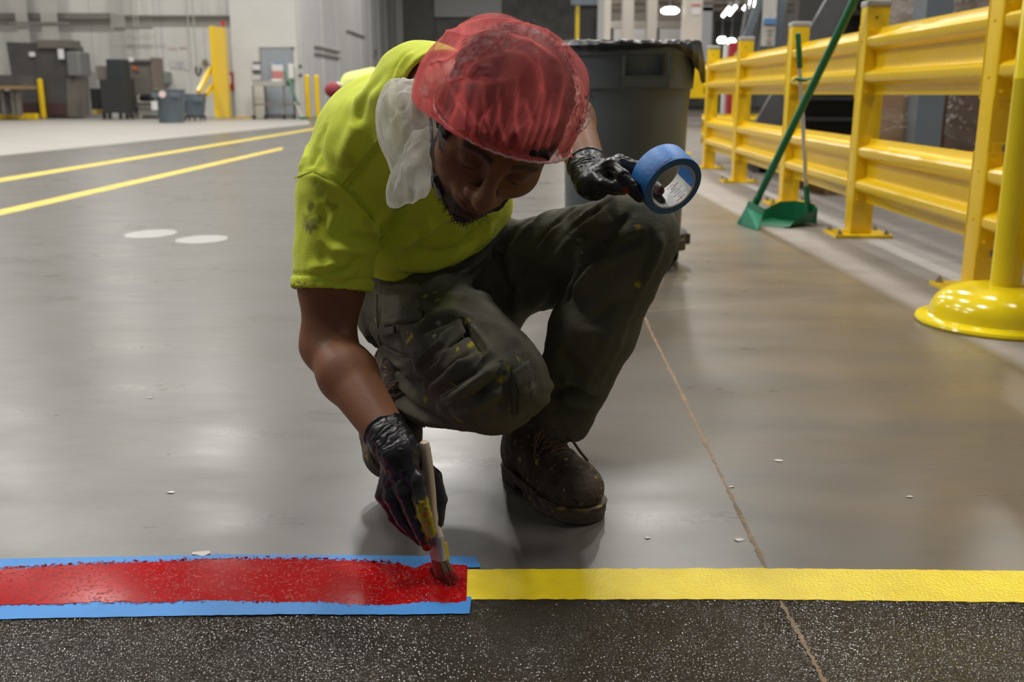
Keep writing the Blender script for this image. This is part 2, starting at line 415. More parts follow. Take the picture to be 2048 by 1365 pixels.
band('floor_line', [(925, 1140), (1500, 1138), (2200, 1145)], [(925, 1200), (1500, 1200), (2200, 1208)], .0, .0008, M_yline, 90, jit=.5, label='fresh yellow painted line crossing the floor in front of the man', cat='floor line')
band('floor_line', [(-140, 451), (565, 294.5)], [(-140, 464), (565, 299.5)], .0, .0008, M_yold, 20, label='nearer of two yellow lines on the left floor, ending short', cat='floor line')
band('floor_line', [(-140, 379), (640, 254.6)], [(-140, 388), (640, 257.6)], .0, .0008, M_yold, 20, label='farther of two yellow lines on the left floor, running on behind the man', cat='floor line')
M_tape = mat('blue_masking_tape', (.035, .235, .62), rough=.62, noise=.12, nscale=14, bump=.15, bscale=220)
band('masking_tape', [(-160, 1124), (0, 1119.5), (434, 1112)], [(-160, 1147), (0, 1144), (434, 1140)], .0009, .0004, M_tape, 24, jit=.25, label='blue masking tape on the upper edge of the red line, left length', cat='tape')
band('masking_tape', [(430, 1109.5), (440, 1111.5), (700, 1113), (950, 1115.5)], [(430, 1140), (440, 1140), (700, 1139), (962, 1137.5)], .0014, .0004, M_tape, 40, jit=.3, seed=2, label='blue masking tape on the upper edge of the red line, length under the brush', cat='tape')
band('masking_tape', [(-160, 1204), (0, 1205), (420, 1196)], [(-160, 1243), (0, 1240.5), (412, 1233)], .0009, .0004, M_tape, 24, jit=.25, seed=3, label='blue masking tape on the lower edge of the red line, left length', cat='tape')
band('masking_tape', [(408, 1197), (700, 1194), (860, 1194), (943, 1196)], [(408, 1234), (560, 1231.5), (760, 1232), (939, 1230)], .0014, .0005, M_tape, 40, jit=.45, seed=4, label='blue masking tape on the lower edge of the red line, length beside the brush', cat='tape')
rt = [(-160, 1139), (0, 1141), (60, 1139), (120, 1134), (200, 1131), (300, 1127), (400, 1123), (480, 1121), (600, 1121), (700, 1125), (780, 1130), (812, 1133), (830, 1139), (850, 1130), (870, 1127), (890, 1130), (935, 1134)]
rb = [(-160, 1213), (0, 1213), (120, 1211), (200, 1206), (300, 1208), (420, 1203), (520, 1207), (640, 1207), (720, 1212), (790, 1213), (850, 1206), (900, 1210), (933, 1206)]
M_red = None; M_red_ = mat('wet_red_paint', (.50, .004, .006), rough=.11, spec=.5, noise=.35, nscale=9, bump=.40, bscale=120)
M_red = floor_mat('wet_red_paint_film', (.46, .003, .005), (.26, .002, .003), (.40, .004, .005), .10, .03, .8, 330, fine=0)
_nt = M_red.node_tree; _b = _nt.nodes['Principled BSDF']; _b.inputs['Specular IOR Level'].default_value = .45
_tn = _nt.nodes.new('ShaderNodeTexNoise'); _tn.inputs['Scale'].default_value = 210; _tn.inputs['Detail'].default_value = 3
_g = _nt.nodes.new('ShaderNodeNewGeometry'); _nt.links.new(_g.outputs['Position'], _tn.inputs['Vector'])
_mr = _nt.nodes.new('ShaderNodeMapRange'); _mr.inputs['From Min'].default_value = .56; _mr.inputs['From Max'].default_value = .72; _nt.links.new(_tn.outputs['Fac'], _mr.inputs['Value'])
_bp = _nt.nodes.new('ShaderNodeBump'); _bp.inputs['Strength'].default_value = .8; _bp.inputs['Distance'].default_value = .0016
_nt.links.new(_mr.outputs[0], _bp.inputs['Height']); _nt.links.new(_bp.outputs['Normal'], _b.inputs['Normal'])
band('floor_line', rt, rb, .0, .0021, M_red, 260, jit=.9, seed=7, label='wet red painted line between two strips of blue tape', cat='floor line')
# ragged specks of red on the tape above the main edge
mb = MB(); r = random.Random(5)
for i in range(420):
    x = r.uniform(-20, 800); ye = np.interp(x, *zip(*rt)); y = ye-abs(r.gauss(0, 2.6)) if r.random() < .8 else np.interp(x, *zip(*rb))+abs(r.gauss(0, 1.5))
    c = F(x, y); s = r.uniform(.0006, .0024); n = 6
    mb.add([(c[0]+math.cos(6.283*k/n)*s*r.uniform(.8, 2.2), c[1]+math.sin(6.283*k/n)*s*r.uniform(.5, 1.1), .0019+.0006) for k in range(n)]+[(c[0], c[1], .0017)], [(k, (k+1) % n, n) for k in range(n)]+[tuple(range(n))])
mb.build('paint_spatter', M_red, None, kind='stuff', label='fine red paint specks along the edges of the red line', cat='paint')
# small litter and pale marks on the concrete
M_chip = mat('paper_flake', (.62, .58, .52), rough=.8)
for i, (x, y, s, lb) in enumerate([(1556, 922, .008, 'pale paint flake on the concrete right of the floor joint'), (1820, 995, .007, 'pale paint flake alone on the brown concrete at far right'), (1478, 1081, .008, 'thin pale flake just left of the joint near the yellow line'), (343, 986, .007, 'small tan flake on the grey floor left of the man'), (1295, 1077, .006, 'small tan flake in front of the boot'), (401, 1109, .014, 'torn whitish scrap touching the top of the blue tape'), (300, 797, .006, 'tiny pale crumb on the grey floor far left of the man'), (1463, 975, .006, 'pale crumb beside the joint')]):
    c = F(x, y); rr = random.Random(i); n = 7
    ring = [(c[0]+math.cos(6.283*k/n)*s*rr.uniform(.6, 1.5), c[1]+math.sin(6.283*k/n)*s*rr.uniform(.3, 1.), rr.uniform(.0006, .002)) for k in range(n)]
    MB().add(ring+[(a, b_, z-.0006) for a, b_, z in ring], [tuple(range(n)), tuple(range(2*n-1, n-1, -1))]+[(k, k+n, (k+1) % n+n, (k+1) % n) for k in range(n)]).build('paint_flake', M_chip, label=lb, cat='debris', group='flakes on the floor')
M_disc = mat('white_floor_patch', (.42, .42, .41), rough=.25)
for x, y, a, b_, lb in ((302, 468, .13, .11, 'pale round patch on the grey floor, left of a pair'), (404, 479, .13, .10, 'pale round patch on the grey floor, right of a pair')):
    c = F(x, y); mb = MB(); mb.v = [(c[0]+a*math.cos(6.283*k/40), c[1]+b_*1.6*math.sin(6.283*k/40), z) for z in (.0, .001) for k in range(40)]
    mb.f = [tuple(range(40, 80)), tuple(range(39, -1, -1))]+[(k, (k+1) % 40, (k+1) % 40+40, k+40) for k in range(40)]
    mb.build('floor_patch', M_disc, label=lb, cat='floor patch')

# ---- walls, ceiling
M_wall = mat('white_wall_panel', (.66, .655, .62), rough=.55, noise=.08, nscale=1.2)
M_wall2 = mat('white_wall_panel_cool', (.60, .60, .60), rough=.5, noise=.1, nscale=1.)
M_conc = mat('grey_concrete_wall', (.30, .295, .27), rough=.7, noise=.45, nscale=1.4, bump=.2, bscale=10)
M_ceil = mat('dark_ceiling', (.14, .13, .12), rough=.8, noise=.3, nscale=1)
YW = 33.0; HW = HALL_H
def sbox(name, c, d, m, parent=None, kind='structure', bev=0., **k):
    return MB().box(c, d, bev=bev).build(name, m, parent, kind=kind if parent is None else None, **k)
xr = W(600, 235, 32.2)[0]; xs_ = W(486, 235, YW)[0]
wl = sbox('wall_left', (-30.1, 29, HW/2), (.2, 66, HW), M_wall)
wb = MB().box(((-30+xs_)/2, YW+.15, HW/2), (xs_+30, .3, HW)).build('wall_back', M_wall, None, kind='structure')
# vertical panel joints as parts
pj = MB()
for px in (60, 125, 192, 256, 318, 330, 380, 462):
    x = W(px, 150, YW)[0]
    sbox('panel_seam', (x, YW-.01, HW/2), (.05, .03, HW), M_wall2, wb)
wd_ = MB().box(((xs_+xr)/2, 32.2+.4, HW/2), (xr-xs_, .8, HW)).build('wall_front_block', M_wall, None, kind='structure')
wd_.name = 'wall_inner'
# side wall running away from the block
ws = MB().box((xr-.15, 47, HW/2), (.3, 28, HW)).build('wall_side', M_wall2, None, kind='structure')
for k in range(9): sbox('panel_seam', (xr+.01, 33.5+3.1*k, HW/2), (.04, .12, HW), M_wall, ws)
YF = 61.0
wf = MB().box(((xr+14)/2, YF, HW/2), (14-xr, .3, HW)).build('wall_far', M_conc, None, kind='structure')
wr = MB().box((14.1, 29, HW/2), (.2, 66, HW), ).build('wall_right', M_wall2, None, kind='structure')
cl = MB().box((-8, 29, HW+.1), (44.4, 66, .2)).build('ceiling', M_ceil, None, kind='structure')
M_dark = mat('dark_steel', (.06, .06, .065), rough=.5)
M_galv = mat('galvanised_steel', (.42, .42, .41), rough=.38, metal=.7, noise=.2, nscale=5)
M_gsteel = mat('blue_grey_paint', (.16, .19, .22), rough=.45, noise=.15, nscale=6)
# far wall: pale dock panel, concrete piers, roll door with yellow guide
def wbox(name, x0, x1, y0, y1, Y, th, m, parent=None, bev=0., **k):
    """box whose front face fills a photo rectangle at depth Y"""
    a = W(x0, y0, Y); b = W(x1, y1, Y); xm = (W(x0, (y0+y1)/2, Y)[0]+W(x1, (y0+y1)/2, Y)[0])/2
    wdt = W(x1, (y0+y1)/2, Y)[0]-W(x0, (y0+y1)/2, Y)[0]
    return MB().box((xm, Y+th/2, (a[2]+b[2])/2), (wdt, th, a[2]-b[2]), bev=bev).build(name, m, parent, **k)
dp = wbox('dock_door', 868, 1003, -60, 34, 60.5, .3, mat('pale_door', (.62, .63, .62), rough=.5), label='pale sectional dock door high on the grey far wall behind his head', cat='door')
wbox('pier', 803, 868, -80, 190, 60.3, .5, mat('pier_grey', (.24, .24, .23), rough=.7, noise=.3, nscale=2), label='dark grey concrete pier left of the dock door', cat='pier')
wbox('trim_6', 792, 806, -80, 200, 60.0, .4, M_galv, kind='structure')
rd = empty('roll_door', (*W(1172, 185, 45)[:2], 0), label='dark slatted roll-up door behind the grey bin', cat='door')
for k in range(13):
    wbox('slat', 1158, 1196, 8+k*13.5, 20+k*13.5, 45, .08, mat('roll_slat', (.045, .045, .045), rough=.5), rd)
wbox('guide', 1150.5, 1158, 9, 190, 44.8, .2, mat('guide_yellow', (.80, .58, .02), rough=.4), rd, label='yellow guide rail')
wbox('hood', 1143, 1203, -20, 10, 44.7, .5, M_gsteel, rd)
# ------------------------------------------------------------------ barrier, bollard, bin and tools on the right
M_yel = mat('safety_yellow', (.82, .545, .010), rough=.26, spec=.5, noise=.06, nscale=9, bump=.05, bscale=60)
M_yel2 = mat('bollard_sleeve_yellow', (.82, .64, .010), rough=.17, spec=.5, noise=.07, nscale=7, bump=.03, bscale=40)
M_cap = mat('grey_post_cap', (.42, .42, .40), rough=.55)
M_bolt = mat('zinc_bolt', (.40, .38, .35), rough=.35, metal=.9, noise=.3, nscale=90)
GX = lambda y: 1.81+.03*(y-3.8)
PY = [2.15, 3.80, 5.36, 6.93, 8.72, 10.35]
RD = nrm(V(.03, 1, 0)); RN = V(-RD[1], RD[0], 0)        # RN points to the aisle
PW = .115
post_lab = ['', 'yellow barrier post nearest the camera, half behind the domed bollard', 'second yellow barrier post from the right, with the green broom leaning on it', 'third yellow barrier post from the right, behind the dustpan handle', 'fourth yellow barrier post from the right', 'farthest yellow barrier post at the left end of the railing']
def hexbolt(mb, c, ax, r=.011, h=.012):
    mb.lathe(c, [(r*1.5, 0), (r*1.5, .003), (r*.5, .003)], 14, ax); mb.lathe(np.asarray(c)+nrm(ax)*.003, [(r, 0), (r, h), (r*.4, h+.001)], 6, ax)
    mb.lathe(np.asarray(c)+nrm(ax)*(.003+h), [(r*.45, 0), (r*.45, h*.8), (0, h*.8)], 8, ax)
for i, y in enumerate(PY):
    if i == 0: continue
    x = GX(y); c = V(x, y, 0); rz = -math.atan(.03)
    p = empty('guard_rail_post', (x, y, 0), label=post_lab[i], cat='barrier post', group='barrier posts')
    MB().box((x, y, .0085), (.30, .25, .017), rz, bev=.003).build('base_plate', M_yel, p)
    MB().box((x, y, .017+.58), (PW, PW, 1.16), rz, bev=.008).build('upright', M_yel, p, smooth=True)
    MB().box((x, y, 1.184), (PW+.008, PW+.008, .034), rz, bev=.010).build('cap', M_cap, p, smooth=True)
    for sx in (-1, 1):
        for sy in (-1, 1):
            b = MB(); hexbolt(b, c+RN*sx*.122*-1+RD*sy*.095+V(0, 0, .017), V(0, 0, 1)); b.build('bolt', M_bolt, p)
    for z in (.28, .46, .80, 1.0):      # bracket screws on the aisle face and near face
        MB().lathe(c+RN*PW/2+V(0, 0, z), [(.007, 0), (.007, .003), (0, .004)], 8, RN).build('screw', M_bolt if False else M_yel, p)
    MB().lathe(c-RD*PW/2+V(-.01, 0, 1.115), [(.006, 0), (.006, .0015), (0, .0015)], 10, -RD).build('hole_plug', mat('black_hole', (.02, .02, .02)), p)
# W-profile rail: (out, z) section, ribs towards the aisle
def rail_section(z0, z1):
    h = z1-z0; o = .045; sec = []
    prof = [(0, 1.0), (.004, .93), (.012, .895), (.052, .865), (.060, .83), (.058, .74), (.048, .70), (.010, .655), (.006, .62), (.006, .42), (.010, .385), (.048, .35), (.060, .31), (.060, .225), (.052, .19), (.012, .15), (.004, .11), (0, .05), (0, 0)]
    return [(a, z0+h*b) for a, b in prof]
rl_lab = {0: ('upper', 'lower')}
M_rail = M_yel
names = ['nearest the camera at the right edge', 'between the near post and the broom post', 'behind the broom and dustpan', 'of the third bay, left of the dustpan handle', 'of the farthest bay']
for i in range(5):
    y0, y1 = PY[i]+PW/2+.003, PY[i+1]-PW/2-.003
    if i == 0: y0 = PY[0]
    for lv, (z0, z1) in (('upper', (.735, 1.065)), ('lower', (.185, .515))):
        e = empty('guard_rail', (GX((y0+y1)/2), (y0+y1)/2, z0), label='%s corrugated yellow rail %s' % (lv, names[i]), cat='guard rail', group='corrugated yellow rails')
        sec = rail_section(z0, z1); A = V(GX(y0), y0, 0); B = V(GX(y1), y1, 0)
        loop = [(a, z) for a, z in sec]+[(a-.006, z) for a, z in reversed(sec)]
        mb = MB(); n = len(loop)
        for P in (A, B): mb.v += [tuple(P+RN*(a-.006)+V(0, 0, z)) for a, z in loop]
        mb.f = [(k, (k+1) % n, n+(k+1) % n, n+k) for k in range(n)]+[(k, k+1, n-2-k, n-1-k) for k in range(n//2-1)]+[(n+k+1, n+k, 2*n-1-k, 2*n-2-k) for k in range(n//2-1)]
        mb.build('beam', M_rail, e, smooth=True)
        for P, sgn in ((A, 1), (B, -1)):       # angle bracket at each end
            br = MB(); br.box(P+RD*sgn*.03+RN*-.012+V(0, 0, (z0+z1)/2), (.006, .06, z1-z0-.01), -.03); br.box(P+RD*sgn*.004+RN*.022+V(0, 0, (z0+z1)/2), (.07, .006, z1-z0+.03), -.03, bev=.002)
            br.build('end_bracket', M_yel, e)
            for zz in (z0+.012, z1-.012):
                b = MB(); hexbolt(b, P+RD*sgn*.007+RN*.035+V(0, 0, zz), RD*sgn, .008, .007); b.build('bolt', M_yel if sgn > 0 else M_yel, e)
# bracket plates on the near face of the nearest post, where the next bay bolts on
p1 = V(GX(3.8), 3.8, 0)
for z0, z1 in ((.735, 1.065), (.185, .515)):
    e = empty('rail_bracket', p1-RD*(PW/2+.004)+V(0, 0, z0), label='%s yellow bolted bracket plate on the near face of the nearest barrier post' % ('upper' if z0 > .5 else 'lower'), cat='bracket')
    MB().box(p1-RD*(PW/2+.004)+RN*-.005+V(0, 0, (z0+z1)/2), (.09, .007, z1-z0+.10), -.03, bev=.003).build('plate', M_yel, e)
    for z in (z0-.03, z1+.03):
        b = MB(); hexbolt(b, p1-RD*(PW/2+.008)+RN*-.005+V(0, 0, z), -RD, .009, .004); b.build('bolt', M_yel if z > .6 else M_bolt, e)
# more barrier seen beyond, across the end of the aisle
e = empty('guard_rail', (2.0, 13.6, 0), label='distant yellow barrier standing across the aisle behind the bin', cat='guard rail')
for z0, z1 in ((.735, 1.065), (.185, .515)):
    sec = rail_section(z0, z1); loop = sec+[(a-.006, z) for a, z in reversed(sec)]; n = len(loop); mb = MB()
    for x in (1.5, 2.05): mb.v += [(x, 12.9-a, z) for a, z in loop]
    mb.f = [(k, (k+1) % n, n+(k+1) % n, n+k) for k in range(n)]; mb.build('beam', M_yel, e, smooth=True)
for x in (2.12,): MB().box((x, 12.9, .59), (.115, .115, 1.18), bev=.008).build('upright', M_yel, e, smooth=True)
MB().box((2.12, 12.9, .008), (.3, .25, .016)).build('base_plate', M_yel, e)
e = empty('guard_rail', (2.45, 9.6, 0), label='second yellow barrier seen between the far posts, behind the railing', cat='guard rail')
for z0, z1 in ((.735, 1.065), (.185, .515)):
    sec = rail_section(z0, z1); loop = sec+[(a-.006, z) for a, z in reversed(sec)]; n = len(loop); mb = MB()
    for x in (2.15, 3.0): mb.v += [(x, 11.6-a, z) for a, z in loop]
    mb.f = [(k, (k+1) % n, n+(k+1) % n, n+k) for k in range(n)]; mb.build('beam', M_yel, e, smooth=True)
MB().box((2.55, 11.6, .59), (.115, .115, 1.18), bev=.008).build('upright', M_yel, e, smooth=True)

# ---- bollard with domed skirt
BX, BY = 1.625, 3.24
bo = empty('bollard', (BX, BY, 0), label='tall yellow pipe bollard rising from a shiny yellow domed base at the right edge', cat='bollard')
dome = [(.266, .0), (.270, .008), (.266, .016), (.240, .020), (.229, .026)]+[(.226*math.cos(a)**.55, .028+.100*math.sin(a)**.95) for a in np.linspace(.10, 1.42, 16)]+[(.050, .1285)]
MB().lathe((BX, BY, 0), dome, 72).build('domed_base', M_yel2, bo, smooth=True)
MB().lathe((BX, BY, .10), [(.0485, 0), (.0485, .68), (.0500, .683), (.0500, .690), (.0485, .693), (.0485, 1.25), (.04, 1.28), (0, 1.29)], 40).build('pipe', M_yel2, bo, smooth=True)
MB().tube([V(BX-.205*math.cos(a), BY-.205*math.sin(a), .034) for a in (1.15, 1.2, 1.25, 1.30)], [.004, .008, .007, .003], 8).build('moulding_pip', M_yel2, bo, smooth=True)

# ---- grey bin on its dolly
CX, CY = .493, 4.45; Z0 = .155
bn = empty('waste_bin', (CX, CY, Z0), label='large round grey plastic bin right behind the man, lined with a black bag', cat='bin')
M_bin = mat('grey_bin_plastic', (.115, .132, .142), rough=.42, spec=.4, noise=.12, nscale=5, bump=.05, bscale=80)
prof = [(.252, 0), (.256, .01), (.268, .585), (.269, .60), (.283, .606), (.285, .62), (.291, .735), (.300, .738), (.303, .760), (.300, .775), (.292, .777), (.286, .760), (.276, .62), (.255, .4), (.24, .02), (0, .02)]
MB().lathe((CX, CY, Z0), prof, 80).build('body', M_bin, bn, smooth=True)
ha = math.radians(-92)
hd_ = MB()
for s in (1,):
    # pocket handle: side cheeks, sill and recessed back
    ctr = V(CX+.29*math.cos(ha), CY+.29*math.sin(ha), Z0)
    tx = V(-math.sin(ha), math.cos(ha), 0); ox = V(math.cos(ha), math.sin(ha), 0)
    cxo = tx*.055
    for sg in (-1, 1):
        hd_.prism([(-.02, .735), (.045, .735), (.040, .64), (.012, .605), (-.03, .60)], tx*.010*sg, base=ctr+cxo+tx*sg*.085, U=ox, Wd=V(0, 0, 1))
    hd_.prism([(-.02, .655), (.042, .655), (.040, .64), (.012, .612), (-.03, .61)], tx*.19, base=ctr+cxo-tx*.095, U=ox, Wd=V(0, 0, 1))
hd_.build('handle', M_bin, bn)
M_bag = mat('black_bin_liner', (.008, .008, .009), rough=.30, spec=.4, bump=.3, bscale=16)
# liner: folded over the rim, hanging low on the right
def bag():
    n = 140; rows = 16; mb = MB(); pr = np.random.RandomState(3)
    base_ = V(CX, CY, Z0); an = np.linspace(0, 2*math.pi, n, endpoint=False)
    hang = .012+.010*np.sin(3*an+1)+.12*np.exp(-((an-5.95)/.38)**2)+.06*np.exp(-((an-6.28-.1)/.3)**2)+.05*np.exp(-((an-.1)/.3)**2)
    wr_ = sum(a*np.cos(k*an+pr.rand()*6) for k, a in ((9, .5), (17, .6), (29, .5), (41, .3)))
    puff = .008+.008*np.maximum(0, np.sin(2*an+.5))+.012*np.exp(-((an-5.9)/.5)**2)
    for j in range(rows):
        t = j/(rows-1)
        for k in range(n):
            if t < .35: u = t/.35; r = .262+.030*u; z = .70+.085*u+puff[k]*u
            elif t < .55: u = (t-.35)/.2; r = .292+.018*u+.004*wr_[k]; z = .785+puff[k]*(1-u)+.004*math.sin(u*3)
            else: u = (t-.55)/.45; r = .310+.006*math.sin(u*3.1)+.0045*wr_[k]*(.4+u)+.018*u*math.exp(-((an[k]-6.0)/.3)**2); z = .785-hang[k]*u-.012*u
            mb.v.append(tuple(base_+V(r*math.cos(an[k]), r*math.sin(an[k]), z+.0018*wr_[k]*(t > .3))))
    mb.f = [(j*n+k, j*n+(k+1) % n, (j+1)*n+(k+1) % n, (j+1)*n+k) for j in range(rows-1) for k in range(n)]
    return mb.build('bag', M_bag, None, smooth=True)
bg = bag(); bg.name = 'bin_liner'; tag(bg, 'shiny black bin bag folded over the rim of the big grey bin', 'bin bag')
dl = empty('dolly', (CX, CY, 0), label='black wheeled dolly under the big grey bin', cat='dolly')
M_blk = mat('black_plastic', (.02, .02, .02), rough=.5)
M_dolly = mat('dusty_dolly', (.07, .06, .045), rough=.6, noise=.4, nscale=20)
MB().lathe((CX, CY, .10), [(.20, 0), (.275, .004), (.284, .05), (.274, .054), (.20, .05)], 48).build('platform', M_dolly, dl, smooth=True)
for a in (-50, 15, 85, 155, 228):
    a = math.radians(a); c = V(CX+.255*math.cos(a), CY+.255*math.sin(a), 0)
    if a == math.radians(-50): c = V(.680, 4.31, 0)
    f = MB().box(c+V(0, 0, .105), (.11, .10, .050), a, bev=.008).build('caster_fork', M_dolly, dl)
    MB().lathe(c+V(-.014, 0, .040), [(.012, 0), (.036, .0), (.040, .006), (.040, .022), (.036, .028), (.012, .028)], 24, V(1, 0, 0)).build('wheel', M_blk, f, smooth=True)

# ---- green broom and lobby dustpan
M_green = mat('green_plastic', (.005, .125, .052), rough=.38, spec=.5)
M_gbr = mat('green_bristle', (.012, .20, .11), rough=.7, bump=.6, bscale=300)
M_alu = mat('aluminium_tube', (.62, .62, .60), rough=.3, metal=.8)
hb = F(1502, 452); top = W(1712, -6, 5.30); head = W(1514, 400, hb[1]+.05)
br = empty('broom', (hb[0], hb[1], 0), label='green broom with a green handle leaning on the barrier post', cat='broom')
dn = nrm(head-top)
MB().tube([top-dn*.12, top+dn*.2, head-dn*.24, head-dn*.235, head-dn*.03], [.021, .021, .021, .023, .019], 16).build('handle', M_green, br, smooth=True)
MB().tube([head-dn*.075, head-dn*.03, head-dn*.025, head+dn*.055], [.016, .016, .022, .022], 14).build('socket', M_green, br, smooth=True)
hx = nrm(V(.80, -.35, -.40)); hx = nrm(hx); hy = nrm(np.cross(hx, V(0, 0, 1)))
hc0 = W(1500, 418, hb[1]+.02)
mb = MB(); ctr = hc0; dwn = nrm(V(-.33, -.06, -1))
wv_ = nrm(V(.82, -.42, -.36))
T = [ctr-wv_*.07, ctr+wv_*.07]; tk = nrm(V(.35, 1, 0))
def hexa(a, b, c_, d_, th0, th1, tkd):
    m = MB(); m.v = [tuple(p+tkd*s*t) for p, t in ((a, th0), (b, th0), (c_, th1), (d_, th1)) for s in (-1, 1)]
    m.f = [(0, 2, 4, 6), (1, 7, 5, 3), (0, 1, 3, 2), (2, 3, 5, 4), (4, 5, 7, 6), (6, 7, 1, 0)]; return m
a, b = W(1497, 402, hb[1]+.06), W(1530, 418, hb[1]-.02)
hexa(a, b, b+dwn*.035, a+dwn*.035, .022, .026, tk).build('head_block', M_green, br)
fl_a = F(1475, 446); fl_b = F(1516, 461)
fl_a[2] = fl_b[2] = .002
hexa(a+dwn*.033, b+dwn*.033, fl_b+V(.0, 0, 0), fl_a, .022, .03, V(.35, 1, 0)/1.06).build('bristle_block', M_gbr, br)
bs = MB(); r_ = random.Random(2)
for i in range(160):
    u = r_.random(); s = r_.uniform(-1, 1); q0 = (a*(1-u)+b*u)+dwn*.033+V(.33, .94, 0)*.024*s; q1 = (fl_a*(1-u)+fl_b*u)+V(.33, .94, 0)*.034*s+V(r_.uniform(-.008, .008), 0, 0)
    q1[2] = .0015; bs.tube([q0, q1], .0016, 3, caps=False)
bs.build('bristles', M_gbr, br, kind='stuff')
dp_ = F(1567, 452); DX, DY = dp_[0], dp_[1]+.06
du = empty('dustpan', (DX, DY, 0), label='green upright dustpan with a long pale handle standing by the barrier', cat='dustpan')
R0 = math.radians(-42); Rm = lambda x, y, z: V(DX+x*math.cos(R0)-y*math.sin(R0), DY+x*math.sin(R0)+y*math.cos(R0), z)
mb = MB()
fl_ = [(-.145, -.13, .001), (.105, -.14, .001), (.13, .10, .012), (-.10, .10, .012)]
wl_ = [(-.150, -.13, .012), (.125, -.10, .015), (.15, .12, .115), (-.11, .13, .105)]
n = 9
def rowpts(t):  # cross section from left wall over floor to right wall at depth t 0 front..1 back
    yy = -.14+.26*t; lx, rx = -.145+.04*t, .110+.04*t; hgt = .010+.085*t**.7
    pts = [(lx-.012, yy, hgt), (lx, yy, .010+.01*t), (lx+.03, yy, .002+.010*t), (rx-.03, yy, .002+.010*t), (rx, yy, .010+.01*t), (rx+.012, yy, hgt)]
    return pts
rows = [rowpts(t) for t in np.linspace(0, 1, 8)]; tk_ = .003
for rws, dz in ((rows, 0), (rows, -.0025)):
    for r0 in rws: mb.v += [tuple(Rm(x, y, max(.0004, z+dz))) for x, y, z in r0]
m_, c_ = len(rows), 6; o_ = m_*c_
mb.f = [(i*c_+k, i*c_+k+1, (i+1)*c_+k+1, (i+1)*c_+k) for i in range(m_-1) for k in range(c_-1)]+[(o_+i*c_+k+1, o_+i*c_+k, o_+(i+1)*c_+k, o_+(i+1)*c_+k+1) for i in range(m_-1) for k in range(c_-1)]
mb.build('pan', M_green, du, smooth=True)
bw = MB(); lst = [(-.117, .12, .0), (-.09, .15, 0), (0, .165, 0), (.12, .155, 0), (.162, .12, 0)]
for i in range(4):
    x0, y0, _ = lst[i]; x1, y1, _ = lst[i+1]; h0 = .095+.03*math.sin(math.pi*i/4); h1 = .095+.03*math.sin(math.pi*(i+1)/4)
    bw.v += [tuple(Rm(x, y+dy, z)) for x, y, z in ((x0, y0, .003), (x1, y1, .003), (x1, y1, h1), (x0, y0, h0)) for dy in (0, .004)]
    k = i*8; bw.f += [(k, k+2, k+4, k+6), (k+7, k+5, k+3, k+1), (k+4, k+5, k+7, k+6)]
bw.build('back_wall', M_green, du, smooth=True)
pb = Rm(.085, .150, .10); pt = W(1596, 66, pb[1]+.10)
pa = lambda t: pb*(1-t)+pt*t
MB().tube([pa(-.09), pa(.0), pa(.01), pa(.12)], [.018, .019, .017, .016], 14).build('socket', M_green, du, smooth=True)
MB().tube([pa(.10), pa(.86)], .0115, 14).build('tube', M_alu, du, smooth=True)
MB().tube([pa(.80), pa(.805), pa(.995), pa(1.0)], [.0125, .0160, .0160, .010], 14).build('grip', M_green, du, smooth=True)
cc = pa(.735)
MB().tube([cc+V(-.045, -.01, -.012), cc+V(-.035, -.015, .004), cc, cc+V(.03, -.01, .0), cc+V(.065, -.01, .012)], [.004, .007, .016, .010, .003], 8).build('broom_clip', M_green, du, smooth=True)

# ---- stairs, post, wrapped pallets behind the barrier
st = empty('staircase', (3.0, 9.2, 0), label='dark steel staircase with grey stringers behind the yellow railing', cat='stairs')
M_str = mat('stringer_grey', (.11, .115, .125), rough=.4, noise=.2, nscale=5)
M_tread = mat('black_tread', (.018, .018, .019), rough=.6)
S0 = W(1530, 262, 9.8); S1 = W(1700, -30, 9.8)
def beam(a, b, w, h, name, m, parent, up=V(0, 0, 1)):
    d = nrm(b-a); s = nrm(np.cross(d, up)); u = np.cross(s, d); mb = MB()
    mb.v = [tuple(P+s*w/2*i+u*h/2*j) for P in (a, b) for i, j in ((-1, -1), (1, -1), (1, 1), (-1, 1))]
    mb.f = [(0, 1, 2, 3), (7, 6, 5, 4)]+[(k, 4+k, 4+(k+1) % 4, (k+1) % 4) for k in range(4)]
    return mb.build(name, m, parent)
base_s = S0+nrm(S0-S1)*1.0
base_s = S0+(S0-S1)*((S0[2]-.05)/(S1[2]-S0[2])); SS = S1+(S1-S0)*.9
beam(base_s, SS, .06, .26, 'stringer', M_str, st)

ns = 15
for k in range(ns):
    q = base_s*(1-(k+.5)/ns)+SS*((k+.5)/ns); MB().box(q+V(.9, .3, -.02), (1.6, .9, .035)).build('tread', M_tread, st)
    MB().box(q+V(.9, .0, -.11), (1.6, .03, .16)).build('riser', M_tread, st)
